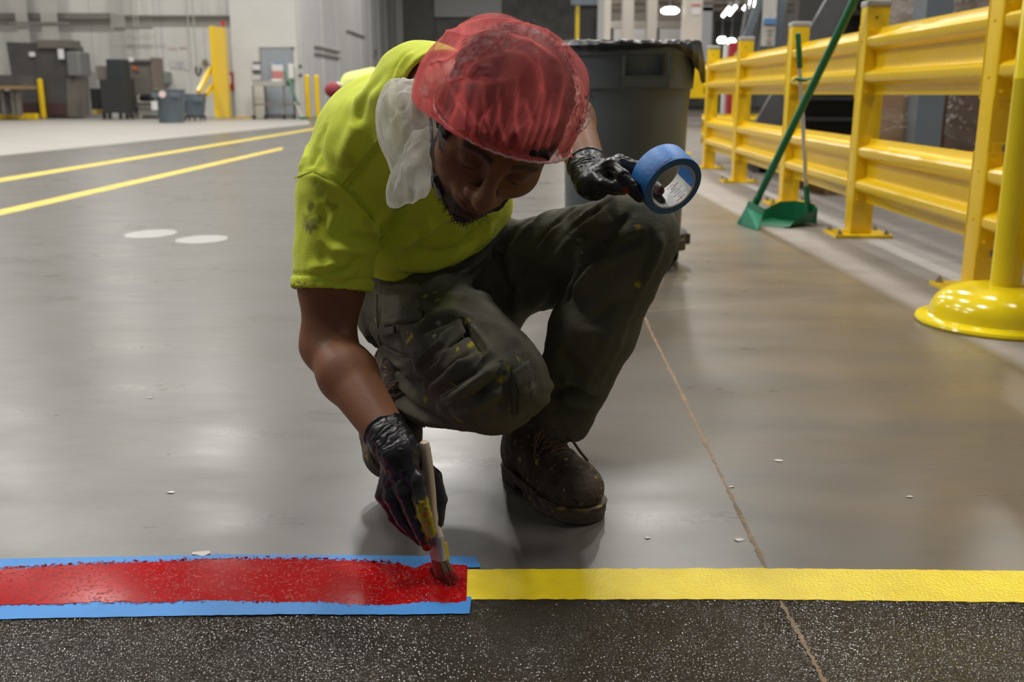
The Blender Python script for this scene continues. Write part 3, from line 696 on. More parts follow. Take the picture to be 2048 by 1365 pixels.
# handrail posts and rails to the left of the stair
rl = empty('stair_railing', (2.55, 10.6, 0), label='grey picket railing beside the stairs, above the fourth barrier post', cat='railing')
for k in range(9):
    x = 1486+9.5*k; a_ = W(x-14+3*k*.2, 118, 11.2); b_ = W(x+16, -40, 11.2); a_[2] = .9-.0*k
    beam(a_, b_, .03, .03, 'picket', M_gsteel if k % 2 else M_galv, rl)
beam(W(1478, 112, 11.1), W(1545, -60, 11.1), .05, .07, 'top_rail', M_gsteel, rl); beam(W(1548, 118, 11.0), W(1572, -40, 11.0), .05, .07, 'newel', M_gsteel, rl)
bnr = wbox('banner', 1526, 1553, -30, 92, 10.9, .02, mat('banner_cloth', (.62, .60, .56), rough=.7, noise=.25, nscale=14), label='white notice banner with a blue stripe hanging by the stair railing', cat='banner')
bn2 = wbox('blue_stripe', 1528, 1553, 37, 48, 10.88, .01, mat('banner_blue', (.10, .25, .50), rough=.7), bnr)
for k, (y0_, y1_) in enumerate(((58, 60), (66, 68), (76, 85))): wbox('print', 1535, 1546-k*2, y0_, y1_, 10.88, .01, mat('banner_print', (.40, .33, .26), rough=.8), bnr)
colm = wbox('steel_column', 1838, 1891, -60, 420, 7.4, .25, M_gsteel, label='blue-grey steel column standing between the wrapped pallets', cat='column')
M_card = mat('cardboard', (.33, .19, .095), rough=.75, noise=.15, nscale=4)
M_cardd = mat('dark_cardboard', (.12, .065, .035), rough=.75, noise=.2, nscale=4)
M_wrap = net_mat('stretch_wrap', (.78, .76, .74), .06, .85)
def wrap(x0, x1, y0, y1, Y, dep, label, seed, dens_=.3):
    a = W(x0, y0, Y); b = W(x1, y1, Y); nx, nz = 60, 60; V_, C_ = [], []
    for j in range(nz+1):
        for i in range(nx+1): V_.append((a[0]+(b[0]-a[0])*i/nx, Y, b[2]+(a[2]-b[2])*j/nz))
    for j in range(nz+1):
        for i in range(1, nx+1): V_.append((b[0], Y+dep*i/nx, b[2]+(a[2]-b[2])*j/nz))
    V_ = np.array(V_); w_ = vnoise(V_*V(1, 1, 2.2)+V_[:, [2, 0, 1]]*V(.6, .6, .6), 3, seed, 3)
    den = np.clip(dens_*(.3+np.clip(w_, 0, 1))+np.exp(-(w_/.05)**2)*.9, 0, 1); V_[:, 1] += -.012+.012*w_
    f = [(j*(nx+1)+i, j*(nx+1)+i+1, (j+1)*(nx+1)+i+1, (j+1)*(nx+1)+i) for j in range(nz) for i in range(nx)]
    return mesh_obj('stretch_wrap', V_, np.array(f), M_wrap, None, cols=np.stack([den]*3, 1), label=label, cat='plastic wrap')
def carton(x0, x1, y0, y1, Y, dep, m, label, grp=None):
    a = W(x0, y0, Y); b = W(x1, y1, Y); e = empty('carton', ((a[0]+b[0])/2, Y+dep/2, b[2]), label=label, cat='box', group=grp)
    MB().box(((a[0]+b[0])/2, Y+dep/2, (a[2]+b[2])/2), (b[0]-a[0], dep, a[2]-b[2]), bev=.006).build('box', m, e)
    MB().box(((a[0]+b[0])/2, Y-.001, a[2]-.01), (b[0]-a[0]-.02, .004, .006)).build('flap_seam', M_cardd, e)
    return e
carton(1742, 1836, 150, 300, 7.6, .22, M_card, 'brown carton in clear wrap seen through the gap right of the broom post')
wrap(1740, 1838, 148, 302, 7.57, .2, 'shiny clear stretch wrap over the brown carton in the railing gap', 4, .3)
carton(1765, 1850, -70, 50, 7.9, .25, mat('pale_goods', (.42, .33, .27), rough=.8, noise=.4, nscale=9), 'pale wrapped goods above the top rail, right of the broom post')
wrap(1762, 1852, -72, 52, 7.86, .25, 'crinkled clear wrap over the pale goods above the top rail', 6, .9)
carton(1895, 1975, 150, 350, 7.9, .3, M_cardd, 'dark brown carton right of the blue-grey column')
wrap(1900, 1985, 150, 350, 7.84, .9, 'clear wrap hanging on the dark carton right of the column', 12, .12)
carton(1905, 2000, -70, 60, 8.2, .3, M_cardd, 'dark goods above the top rail right of the blue-grey column')
wrap(1900, 2005, -72, 62, 8.15, .9, 'crinkled wrap over the dark goods at the upper right', 15, .4)
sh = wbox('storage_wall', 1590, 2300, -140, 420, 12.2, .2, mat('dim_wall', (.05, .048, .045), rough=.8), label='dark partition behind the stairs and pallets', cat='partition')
pl = empty('pallet', (3.1, 8.1, 0), label='wooden pallet under the wrapped cartons, half hidden by the lower rail', cat='pallet')
for k in range(6): MB().box((2.95, 7.62+.16*k, .13), (1.3, .10, .02)).build('board', mat('pallet_wood', (.30, .21, .12), rough=.8, noise=.3, nscale=12), pl)
for k in range(3): MB().box((2.4+.55*k, 8.05, .06), (.09, .95, .12)).build('bearer', MATS['pallet_wood'], pl)

# ------------------------------------------------------------------ hall background, centre right
M_cream = mat('cream_column_paint', (.60, .55, .49), rough=.5, noise=.1, nscale=1)
for x0, x1, Y, lb in ((1210, 1222, 30, 'thin cream pipe column left of the cream columns'), (1247, 1268, 34, 'first cream column above the bin, left of the pair'), (1296, 1315, 34, 'slim cream column left of the hanging oval lamp'), (1372, 1405, 24, 'widest cream column with a small notice, right of the oval lamp')):
    wbox('column', x0, x1, -150, 196, Y, .6, M_cream, label=lb, cat='column', group='cream columns')
nt_ = wbox('notice', 1384, 1402, 7, 30, 23.97, .01, mat('notice_white', (.70, .68, .66)), label='small white notice with a red heading on the wide cream column', cat='sign')
wbox('heading', 1384, 1402, 8, 13, 23.95, .01, mat('notice_red', (.50, .16, .15)), nt_)
wbox('column_guard', 1362, 1412, 131, 196, 23.6, 1.0, M_yel, label='yellow guard around the foot of the widest cream column', cat='column guard')
wbox('dado', 1222, 1376, -60, 40, 44, .4, mat('beam_cream', (.33, .29, .24), rough=.6), kind='structure').name = 'trim_7'
wbox('x', 1318, 1370, 42, 219, 50, .3, mat('white_panel', (.80, .78, .76), rough=.5), label='white door panel between the cream columns, under the oval lamp', cat='panel').name = 'door_panel'  # one even white, shared with the next door panel
wbox('x', 1226, 1296, 55, 219, 50, .3, MATS['white_panel'], label='white door panel left of the slim cream column', cat='panel').name = 'door_panel'
wbox('x', 1208, 1376, 40, 56, 46, .5, M_cream, kind='structure').name = 'trim_8'
wbox('x', 1405, 1425, -60, 125, 40, .4, mat('hall_wall_cool', (.50, .51, .54), rough=.6), kind='structure').name = 'wall_end'
wbox('x', 1425, 1500, 42, 225, 42, 1.0, mat('dark_machine', (.05, .048, .04), rough=.6), label='dark overhead machinery beyond the far posts', cat='machine').name = 'machinery'
wbox('x', 1196, 1214, -40, 100, 42, .2, mat('plastic_curtain', (.55, .54, .54), rough=.4), label='pale hanging plastic sheet beside the roll-up door', cat='curtain').name = 'strip_curtain'
for k in range(4): wbox('trim', 1216, 1620, 14-14*k, 22-14*k, 40-5*k, .5, mat('truss_brown', (.18, .15, .12), rough=.7), kind='structure').name = 'trim_%d' % (10+k)
M_glow = mat('lamp_glow', (1, .97, .92), emit=9)
def fixture(px, py, Y, rx, rz_, label, tilt=0.):
    c = W(px, py, Y); e = empty('ceiling_lamp', c, label=label, cat='lamp', group='hall lamps in view')
    MB().lathe(c-V(0, 0, rz_), [(0, 0), (rx*.7, .0), (rx, rz_*.6), (rx, rz_*1.2), (rx*.6, rz_*2), (0, rz_*2)], 24).build('diffuser', M_glow, e, smooth=True)
    MB().tube([c+V(0, 0, rz_), c+V(0, 0, 1.2)], .02, 6).build('stem', M_dark, e)
    return e
fixture(1340, 21, 26, .22, .07, 'oval white lamp hanging between the cream columns')
fixture(1444, 80, 30, .13, .08, 'round bright lamp just above the far railing post')
fixture(1463, 83, 30, .12, .08, 'bright lamp right of the round one, above the railing')
for k, (x, y) in enumerate(((1452, 24), (1465, 21), (1494, 10), (1508, 8))):
    c = W(x, y, 22); e = empty('tube_lamp', c, label='slanting white tube lamp in the row at top, %s' % ('far left', 'second from left', 'third from left', 'far right')[k], cat='lamp', group='tube lamps')
    MB().tube([c+V(-.07, 0, -.09), c+V(.07, 0, .09)], .032, 10).build('tube', M_glow, e, smooth=True); MB().box(c+V(.09, 0, .16), (.08, .1, .1)).build('holder', M_galv, e)
wbox('x', 1448, 1460, 88, 246, 26, .3, mat('white_post', (.7, .7, .68)), label='white post behind the far yellow posts', cat='post').name = 'white_post'
wbox('x', 1458, 1474, 84, 249, 25, .3, mat('red_cabinet', (.40, .02, .03), rough=.4), label='red cabinet glimpsed between the far yellow posts', cat='cabinet').name = 'cabinet'
for k in range(0): wbox('x', 1390, 1404, 150+40*k, 168+40*k, 11+3*k, .2, MATS['safety_yellow'], kind=None, label='small yellow guard block near the end post, %s' % ('upper', 'lower')[k], cat='guard').name = 'guard_block'

# ------------------------------------------------------------------ hall background, left
M_sst = mat('brushed_steel', (.17, .165, .16), rough=.33, metal=.55, noise=.3, nscale=2.2, bump=.05, bscale=30)
M_sst2 = mat('brown_steel', (.23, .21, .185), rough=.4, metal=.4, noise=.25, nscale=2)
YM = 31.2
dc = empty('machine', (*W(85, 232, YM)[:2], 0), label='big grey stainless machine with sloping front against the left wall', cat='machine')
def poly(name, pix, Y, dep, m, parent=None, **k):
    P = [W(x, y, Y) for x, y in pix]; mb = MB(); n = len(P)
    mb.v = [tuple(p) for p in P]+[(p[0], Y+dep, p[2]) for p in P]; mb.f = [tuple(range(n)), tuple(range(2*n-1, n-1, -1))]+[(i, i+n, (i+1) % n+n, (i+1) % n) for i in range(n)]
    return mb.build(name, m, parent, **k)
poly('left_hood', [(12, 84), (70, 86), (76, 190), (30, 190)], YM, .9, M_sst, dc)
poly('right_hood', [(70, 84), (138, 90), (150, 158), (152, 232), (40, 232), (34, 150), (72, 150)], YM-.05, 1.0, M_sst, dc)
poly('cabinet_leg', [(132, 158), (150, 158), (156, 233), (136, 233)], YM-.1, .8, M_sst2, dc)
wbox('side_box', 133, 160, 103, 152, YM-.3, .8, mat('mid_steel', (.22, .22, .21), rough=.4, metal=.3), dc, bev=.05)
wbox('top_box', 74, 142, 80, 96, YM-.2, .7, M_sst2, dc)
wbox('opening', 44, 130, 206, 230, YM-.08, .3, mat('reddish_dark', (.07, .035, .035), rough=.6), dc)
wbox('label_plate', 116, 128, 98, 118, YM-.24, .01, mat('paper_white', (.7, .7, .7)), dc); wbox('label_plate', 58, 70, 104, 113, YM-.1, .01, MATS['paper_white'], dc)
dc2 = empty('cart', (*W(16, 235, 29)[:2], 0), label='cluttered dark metal cart at the far left edge', cat='cart')
wbox('top', -20, 42, 150, 172, 29, .8, M_sst, dc2); wbox('shelf', -20, 44, 172, 178, 28.8, .9, mat('rust', (.28, .18, .08), rough=.7), dc2)
for x in (2, 22, 34): wbox('leg', x, x+6, 176, 232, 29, .1, M_sst2, dc2)
wbox('motor', -10, 16, 182, 228, 29.1, .5, M_dark, dc2)
# conduits dropping from the ceiling
def pipes(xs, y1, Y, m, label, cat='pipes', lean=.02, r=.018):
    e = empty('conduit_bundle', W(xs[0], y1, Y), label=label, cat=cat, group='conduit bundles')
    for x in xs:
        a = W(x, y1, Y); b = V(a[0], Y, HALL_H-.05); MB().tube([a, b], r, 6).build('conduit', m, e, smooth=True)
    return e
M_cond = mat('conduit', (.50, .49, .46), rough=.5, metal=.3)
pipes([38+3.0*k for k in range(8)], 86, YM+.7, M_cond, 'bundle of thin conduits dropping to the left hood of the big machine')
pipes([88+3.0*k for k in range(11)], 86, YM+.6, M_cond, 'bundle of thin conduits dropping to the right hood of the big machine')
pipes([230+3.6*k for k in range(8)], 118, YM+1.2, M_cond, 'bundle of conduits above the dark upright cart')
pipes([274, 281], 112, YM+1.2, M_cond, 'pair of conduits above the steel control box')
pipes([383, 394], 138, YM+1.1, M_cond, 'pair of hoses ending in a hook, left of the yellow pillar')
for i, (x0, x1, y, h, Y) in enumerate(((-30, 226, 32, 12, YM+1.3), (226, 486, 32, 3.5, YM+1.4), (20, 138, 46, 4.5, YM+.5), (226, 304, 56, 3.5, YM+1.1))):
    wbox('x', x0, x1, y-h/2, y+h/2, Y, (YW-Y-.04 if i < 2 else .06), mat('rail_brown', (.20, .19, .17), rough=.6), label=('thick grey cable tray across the left wall', 'thin dark rail across the left wall, left of the corner', 'short cable support bar above the big machine', 'short cable support bar above the dark upright cart')[i], cat='cable tray').name = 'cable_tray'
# dark upright cart, steel control box, small boxes
uc = empty('utility_cart', (*W(230, 236, 29.5)[:2], 0), label='tall black utility cart with stacked bins by the left wall', cat='cart')
wbox('upper_bin', 213, 245, 118, 162, 29.5, .6, mat('charcoal_plastic', (.022, .027, .030), rough=.5), uc, bev=.03)
poly('lower_bin', [(198, 160), (248, 158), (252, 226), (206, 226)], 29.4, .8, mat('black_cart', (.025, .024, .024), rough=.5), uc)
wbox('side_bin', 181, 204, 177, 219, 29.7, .5, mat('black_bin', (.008, .008, .009), rough=.5), uc, bev=.02)
wbox('fan_box', 192, 214, 131, 160, 29.8, .5, M_sst2, uc, bev=.03)
for x in (207, 218, 240, 252, 264): wbox('caster', x-2.5, x+2.5, 226, 238, 29.3, .12, M_blk, uc)
wbox('yellow_foot', 187, 201, 220, 228, 30, .3, M_yel, uc)
cb = empty('control_cabinet', (*W(285, 236, 31)[:2], 0), label='grey steel control cabinet with a red switch, right of the black cart', cat='cabinet')
wbox('cabinet', 258, 309, 118, 190, 31, .6, M_sst2, cb, bev=.03); wbox('side_strip', 303, 312, 115, 180, 30.9, .7, mat('bronze', (.16, .13, .105), rough=.5), cb)
wbox('trim_bar', 262, 303, 122, 126, 30.9, .1, M_dark, cb); poly('red_switch', [(264, 132), (272, 133), (275, 142), (266, 138)], 30.9, .05, mat('red_switch', (.50, .12, .05)), cb)
wbox('notice', 257, 267, 115, 123, 30.85, .01, MATS['paper_white'], cb)
for x in (256, 270): wbox('leg', x, x+4, 186, 236, 30.9, .1, M_sst2, cb)
wbox('dark_drum', 276, 312, 190, 203, 30.8, .5, mat('black_drum', (.01, .01, .01)), cb, bev=.1); wbox('shelf', 262, 316, 205, 213, 30.8, .6, M_sst2, cb)
wbox('low_tray', 268, 320, 215, 230, 30.9, .6, mat('steel_pale', (.33, .32, .29), rough=.5), cb); wbox('foot_bar', 284, 330, 231, 236, 30.6, .3, M_dark, cb)
wbox('yellow_edge', 309, 315, 178, 204, 30.6, .2, mat('acid_yellow', (.65, .62, .02)), cb)
wbox('x', 312, 331, 143, 167, YM+1.2, .62, mat('sage_box', (.26, .32, .31), rough=.5), label='pale green-grey junction box on the wall right of the control cabinet', cat='junction box', bev=.03).name = 'junction_box'
# two small grey bins
for (x, yb, yt, r0, r1, Y, lb) in ((344, 246, 179, .31, .385, 27.0, 'grey bin with white labels standing clear of the left wall'), (390, 231, 188, .26, .33, 28.8, 'smaller grey bin on a dolly beside the yellow pillar')):
    c = W(x, yb, Y); z0 = 0 if Y < 28 else .14; zt = W(x, yt, Y)[2]
    Yf = F(x, yb)[1] if Y < 28 else Y; xx = F(x, yb)[0] if Y < 28 else c[0]
    zt = W(x, yt, Yf)[2]
    e = empty('waste_bin', (xx, Yf, z0), label=lb, cat='bin')
    M_b2 = mat('slate_bin', (.105, .135, .160), rough=.5, noise=.1, nscale=3)
    MB().lathe((xx, Yf, z0), [(r0, 0), (r1*.96, zt-z0-.22), (r1, zt-z0-.2), (r1, zt-z0-.03), (r1*1.04, zt-z0-.02), (r1*1.04, zt-z0), (r1*.95, zt-z0), (r0*.9, .1), (0, .1)], 32).build('body', M_b2, e, smooth=True)
    for s in (-1, 1): MB().box((xx+s*r1*.6, Yf-r1*.85, zt-.15), (.22, .16, .12), bev=.02).build('handle', M_b2, e)
    if Y < 28:
        MB().box((xx-.33+.05, Yf-.40, zt-.40), (.20, .02, .22), rz=-.5).build('label', MATS['paper_white'], e); MB().lathe((xx-.05, Yf-r1-.02, zt-.12), [(0, 0), (.09, 0), (.09, .01), (0, .01)], 16, V(0, -1, 0)).build('label', mat('pink_label', (.7, .55, .5)), e)
    else:
        e2 = empty('dolly', (xx, Yf, 0), label='dark wheeled dolly under the smaller grey bin', cat='dolly')
        MB().lathe((xx, Yf, .09), [(0, 0), (.30, 0), (.30, .05), (0, .05)], 24).build('platform', M_blk, e2)
        for a in range(5): MB().lathe((xx+.27*math.cos(a*1.25)-.02, Yf+.27*math.sin(a*1.25), .045), [(0, 0), (.045, 0), (.045, .03), (0, .03)], 12, V(1, 0, 0)).build('wheel', M_blk, e2)
# yellow pillar guard with sloping braces
yp = empty('pillar_guard', (*F(446, 236)[:2], 0), label='tall yellow steel pillar guard with two sloping braces by the left wall', cat='pillar guard')
M_ygold = mat('ochre_yellow', (.68, .46, .05), rough=.45)
poly('front_flange', [(418, 52), (427, 52), (437, 236), (430, 236)], 30.6, .3, M_yel, yp); poly('web_panel', [(427, 53), (448, 55), (459, 236), (437, 236)], 30.6, .25, M_ygold, yp)
beam(W(421, 138, 30.7), W(397, 184, 29.8), .10, .14, 'brace', M_yel, yp); beam(W(424, 172, 30.7), W(413, 190, 30.3), .10, .14, 'brace', M_yel, yp)
wbox('foot', 366, 380, 200, 233, 30.2, .3, M_yel, yp); wbox('floor_strip', 459, 506, 234, 237.5, 31.4, .2, M_yel, yp)
fx = wbox('x', 457, 467, 145, 181, YM+1.4, .42, mat('alarm_red', (.45, .015, .015), rough=.4), label='red extinguisher sign board behind the yellow pillar', cat='sign'); fx.name = 'fire_sign'
wbox('mark', 459, 462, 150, 168, YM+1.38, .02, MATS['paper_white'], fx)
poly('x', [(440, 42), (450, 42), (446, 56)], 30.65, .1, MATS['alarm_red'], label='small red triangular marker on top of the yellow pillar', cat='sign').name = 'marker'
# yellow post and floor barrier at left
q = F(88, 238); e = empty('bollard', (q[0], q[1], 0), label='slim yellow post standing at the far left in front of the machine', cat='bollard')
MB().lathe((q[0], q[1], .02), [(.085, 0), (.085, W(78, 157, q[1])[2]-.06), (.05, W(78, 157, q[1])[2]-.02), (0, W(78, 157, q[1])[2]-.02)], 20).build('post', M_yel, e, smooth=True); MB().box((q[0]+.05, q[1], .012), (.5, .3, .024)).build('base_plate', M_blk, e)
q = F(0, 240); wbox('x', -60, 74, 227, 240, q[1], .15, M_yel, label='low yellow floor barrier at the far left edge', cat='floor barrier', bev=.04).name = 'floor_barrier'
for x, lb in ((609, 'left of the two slim yellow posts just left of his shoulder'), (628, 'right of the two slim yellow posts just left of his shoulder')):
    q = W(x+8, 232, 31.4); e = empty('bollard', (q[0], q[1], 0), label=lb, cat='bollard', group='pair of slim yellow posts'); zt = W(x, 150, q[1])[2]
    MB().lathe((q[0], q[1], 0), [(.075, 0), (.075, zt-.04), (.04, zt), (0, zt)], 18).build('post', M_yel, e, smooth=True)
# grey door in the white block, with notices and a work table
YD = 32.15
dr = wbox('door_1', 525, 585, 97, 234, YD, .1, mat('door_grey_blue', (.30, .335, .37), rough=.5), kind='structure')
wbox('door_frame', 522, 588, 94, 97, YD-.02, .12, M_galv, dr); wbox('door_frame', 585, 588, 94, 234, YD-.02, .12, M_galv, dr); wbox('door_frame', 522, 525, 94, 234, YD-.02, .12, M_galv, dr)
sg = wbox('x', 544, 567, 125, 163, YD-.06, .02, MATS['paper_white'], label='notice with a red lower half on the grey door', cat='sign'); sg.name = 'notice'
wbox('red_block', 544.5, 566.5, 142, 160, YD-.08, .02, mat('soft_red', (.55, .22, .2)), sg); wbox('blue_line', 545, 566, 125, 128, YD-.08, .02, mat('soft_blue', (.2, .35, .6)), sg)
for i, (y0, y1, c) in enumerate(((124, 127, (.05, .05, .05)), (129, 140, (.66, .67, .70)), (141, 146, (.06, .07, .05)), (150, 160, (.64, .64, .65)))):
    wbox('x', 505, 521, y0, y1, YD-.02, .02, mat('sheet_%d' % i, c), label='%s small notice left of the grey door' % ('topmost dark', 'upper white', 'dark lower', 'lowest white')[i], cat='sign', group='notices by the door').name = 'notice'
wbox('x', 576, 586, 128, 158, YD-.2, .2, mat('soap_white', (.72, .72, .70)), label='white dispenser hanging beside the grey door', cat='dispenser', bev=.03).name = 'dispenser'
for y in (133, 151): wbox('x', 597, 603, y-4, y+4, YD-.05, .1, M_dark, label='%s dark round switch right of the grey door' % ('upper' if y < 140 else 'lower'), cat='switch', bev=.03).name = 'wall_switch'
wbox('x', 486, 492, 115, 138, YW-.2, .2, mat('grey_switchbox', (.30, .32, .33)), label='narrow grey electrical box at the wall corner', cat='electrical box').name = 'switch_box'
wbox('x', 508, 528, 173, 236, 31.6, .3, mat('white_drum', (.62, .60, .54), rough=.5), label='white container under the work table', cat='container').name = 'container'
tb = empty('work_table', (*W(548, 236, 30.5)[:2], 0), label='steel wheeled work table in front of the grey door', cat='table')
wbox('table_top', 505, 568, 162, 172, 30.3, .9, mat('table_steel', (.48, .46, .42), rough=.35, metal=.5), tb)
wbox('shelf', 506, 590, 208, 211, 30.4, .8, M_sst2, tb)
for x in (507, 530.5, 568, 588): a_ = wbox('leg', x-1.3, x+1.3, 172, 232, 30.4 if x in (507, 568) else 31.1, .06, M_sst2, tb); wbox('caster', x-3, x+3, 231, 240, 30.4, .12, M_blk, a_)
wbox('lower_bar', 530, 590, 229, 231, 31.1, .06, M_sst2, tb)
pp = wbox('x', 543, 560, 158, 163, 30.4, .4, MATS['paper_white'], label='white papers on the steel work table', cat='papers'); pp.name = 'papers'
gb = empty('broom', (*F(606, 240)[:2], 0), label='small green broom leaning beside the grey door far behind', cat='broom')
beam(W(568, 135, 31.0), W(596, 208, 30.4), .05, .05, 'handle', M_green, gb); beam(W(590, 205, 30.4), W(603, 236, 30.2), .03, .03, 'pole', M_galv, gb); wbox('head', 598, 614, 234, 240, 30.0, .3, M_green, gb); wbox('clamp', 571, 585, 164, 172, 30.8, .1, M_green, gb)
# poster sheets on the left wall
for i, (x0, x1, y0, y1, c) in enumerate(((338, 352, 92, 99, (.62, .52, .49)), (358, 374, 92, 97, (.60, .50, .48)), (340, 350, 120, 136, (.56, .56, .55)), (354, 364, 122, 138, (.48, .48, .48)), (368, 378, 118, 140, (.58, .58, .57)))):
    wbox('x', x0, x1, y0, y1, YW-.04, .02, mat('faded_sheet_%d' % i, c), label='faded wall notice left of the yellow pillar, %s' % ('top left', 'top right', 'lower left', 'lower middle', 'lower right')[i], cat='sign', group='faded notices').name = 'notice'
wbox('x', 403, 413, 118, 131, YW-.3, .2, mat('brown_fitting', (.25, .21, .14)), label='brown round fitting left of the yellow pillar', cat='fitting', bev=.08).name = 'wall_fitting'
e = empty('hook', W(396, 150, YM+1), label='dark U-shaped hook hanging left of the yellow pillar', cat='hook')
MB().tube([W(392, 134, YM+1), W(392.5, 146, YM+1), W(396.5, 152, YM+1), W(401, 146, YM+1), W(401.5, 136, YM+1)], .04, 8).build('hook_body', mat('iron', (.07, .065, .06), rough=.5), e, smooth=True)
for k, (y0, y1, x0, x1) in enumerate(((91, 98, 625, 660), (105, 110, 625, 652), (60, 66, 672, 706))):
    yy0, yy1 = (35, 40) if k < 2 else (42, 47); a_ = V(xr+.06, yy0, W(x0, y0, yy0)[2]); b_ = V(xr+.06, yy1, a_[2]); MB().tube([a_, b_], .04, 8).build('pipe_run', M_cond, None, label='%s short pipe along the receding white wall' % ('upper near', 'lower near', 'high far')[k], cat='pipe')
wbox('x', 735, 752, 98, 112, 50, .3, mat('brown_bracket', (.22, .16, .14)), label='small brown bracket on the receding white wall above his back', cat='bracket').name = 'wall_bracket'

# ------------------------------------------------------------------ second worker, far behind
Yw = 13.5
w2 = empty('person', (*W(706, 230, Yw)[:2], 0), label='second worker bent over far behind, only yellow-green back and dark red hairnet showing', cat='person')
G = lambda x, y, Y=Yw: W(x, y, Y)
gnd = lambda x: V(W(x, 200, Yw)[0], Yw, .04)
def sd_w2(p):
    d = s_cap(p, G(740, 160), G(700, 172, Yw-.15), .14, .12)
    d = smin(d, s_sph(p, G(668, 182, Yw-.3), .09), .05)
    for s in (0, .22):
        d = smin(d, s_chain(p, [G(750, 185, Yw+s), V(G(720, 200)[0]+s*.3, Yw-.25+s, .38), V(G(735, 200)[0]+s*.3, Yw+s, .06)], [.10, .07, .045]), .04)
        d = smin(d, s_chain(p, [G(690, 172, Yw-.2+s), V(G(672, 200)[0], Yw-.35+s, .45), V(G(660, 220)[0], Yw-.45+s, .22)], [.055, .042, .03]), .03)
    return d
v, f = surface(sd_w2, (G(640, 180)[0], Yw-.7, 0), (G(780, 180)[0]+.1, Yw+.5, 1.15), .012)
bd2 = mesh_obj('body', v, f, mat('far_skin', (.24, .12, .07), rough=.6), w2)
def sd_w2s(p): return smin(s_cap(p, G(745, 162), G(704, 168, Yw-.15), .17, .15), s_cap(p, G(694, 176, Yw-.2), V(G(680, 200)[0], Yw-.28, .55), .075, .065), .05)
v, f = surface(sd_w2s, (G(640, 180)[0], Yw-.7, .3), (G(790, 180)[0]+.1, Yw+.5, 1.15), .012); mesh_obj('t_shirt', v, f, mat('far_hi_vis', (.72, .80, .25), rough=.9), w2)
def sd_w2t(p):
    d = None
    for s in (0, .22):
        e_ = s_chain(p, [G(752, 185, Yw+s), V(G(720, 200)[0]+s*.3, Yw-.25+s, .38), V(G(735, 200)[0]+s*.3, Yw+s, .10)], [.125, .09, .065]); d = e_ if d is None else smin(d, e_, .05)
    return d
v, f = surface(sd_w2t, (G(640, 180)[0], Yw-.7, 0), (G(790, 180)[0]+.2, Yw+.6, 1.1), .012); mesh_obj('trousers', v, f, M_tr if 'M_tr' in globals() else mat('far_olive', (.05, .05, .035), rough=.9), w2)
v, f = surface(lambda p: s_ell(p, G(667, 180, Yw-.32), (.115, .11, .10)), G(640, 210, Yw-.5), G(700, 140, Yw)+V(0, .2, 0), .012); mesh_obj('hairnet', v, f, mat('far_red_net', (.26, .03, .045), rough=.7), w2)
v, f = surface(lambda p: s_ell(p, G(676, 172, Yw-.30), (.05, .06, .05)), G(655, 200, Yw-.5), G(700, 140, Yw)+V(0, .1, 0), .012); mesh_obj('beard_net', v, f, mat('far_white_net', (.7, .7, .66), rough=.7), w2)
for s in (0, .22): MB().box((G(735, 200)[0]+s*.3-.06, Yw-.05+s, .045), (.28, .10, .09), bev=.03).build('boot', M_dark, w2, smooth=True)
# ------------------------------------------------------------------ the painter
random.seed(4)
J = dict(
 RW=W(788, 890, 1.455), RE=W(656, 690, 1.66), RS=W(676, 405, 1.72),
 LS=W(985, 265, 1.90), LE=W(1120, 190, 1.93), LW=W(1182, 352, 1.69),
 NB=W(862, 190, 1.66), CH=W(835, 330, 1.84), BE=W(865, 450, 1.93), PE=W(885, 545, 2.00),
 RH=W(830, 610, 1.93), LH=W(965, 560, 2.05), RK=W(990, 762, 1.60), RA=W(812, 815, 1.90),
 LK=W(1262, 475, 1.80), LA=W(1098, 880, 1.82))
LATd = nrm(J['LS']-J['RS'])
AXd = nrm((J['NB']-J['PE']) - LATd*np.dot(J['NB']-J['PE'], LATd))
FRd = np.cross(LATd, AXd); FRd = FRd if FRd[1] < 0 else -FRd      # the way the chest faces
painter = empty('person', (J['LA'][0]-.05, J['LA'][1]+.05, 0), label='man squatting to paint the floor line, in yellow-green t-shirt, red hairnet and olive trousers', cat='person')

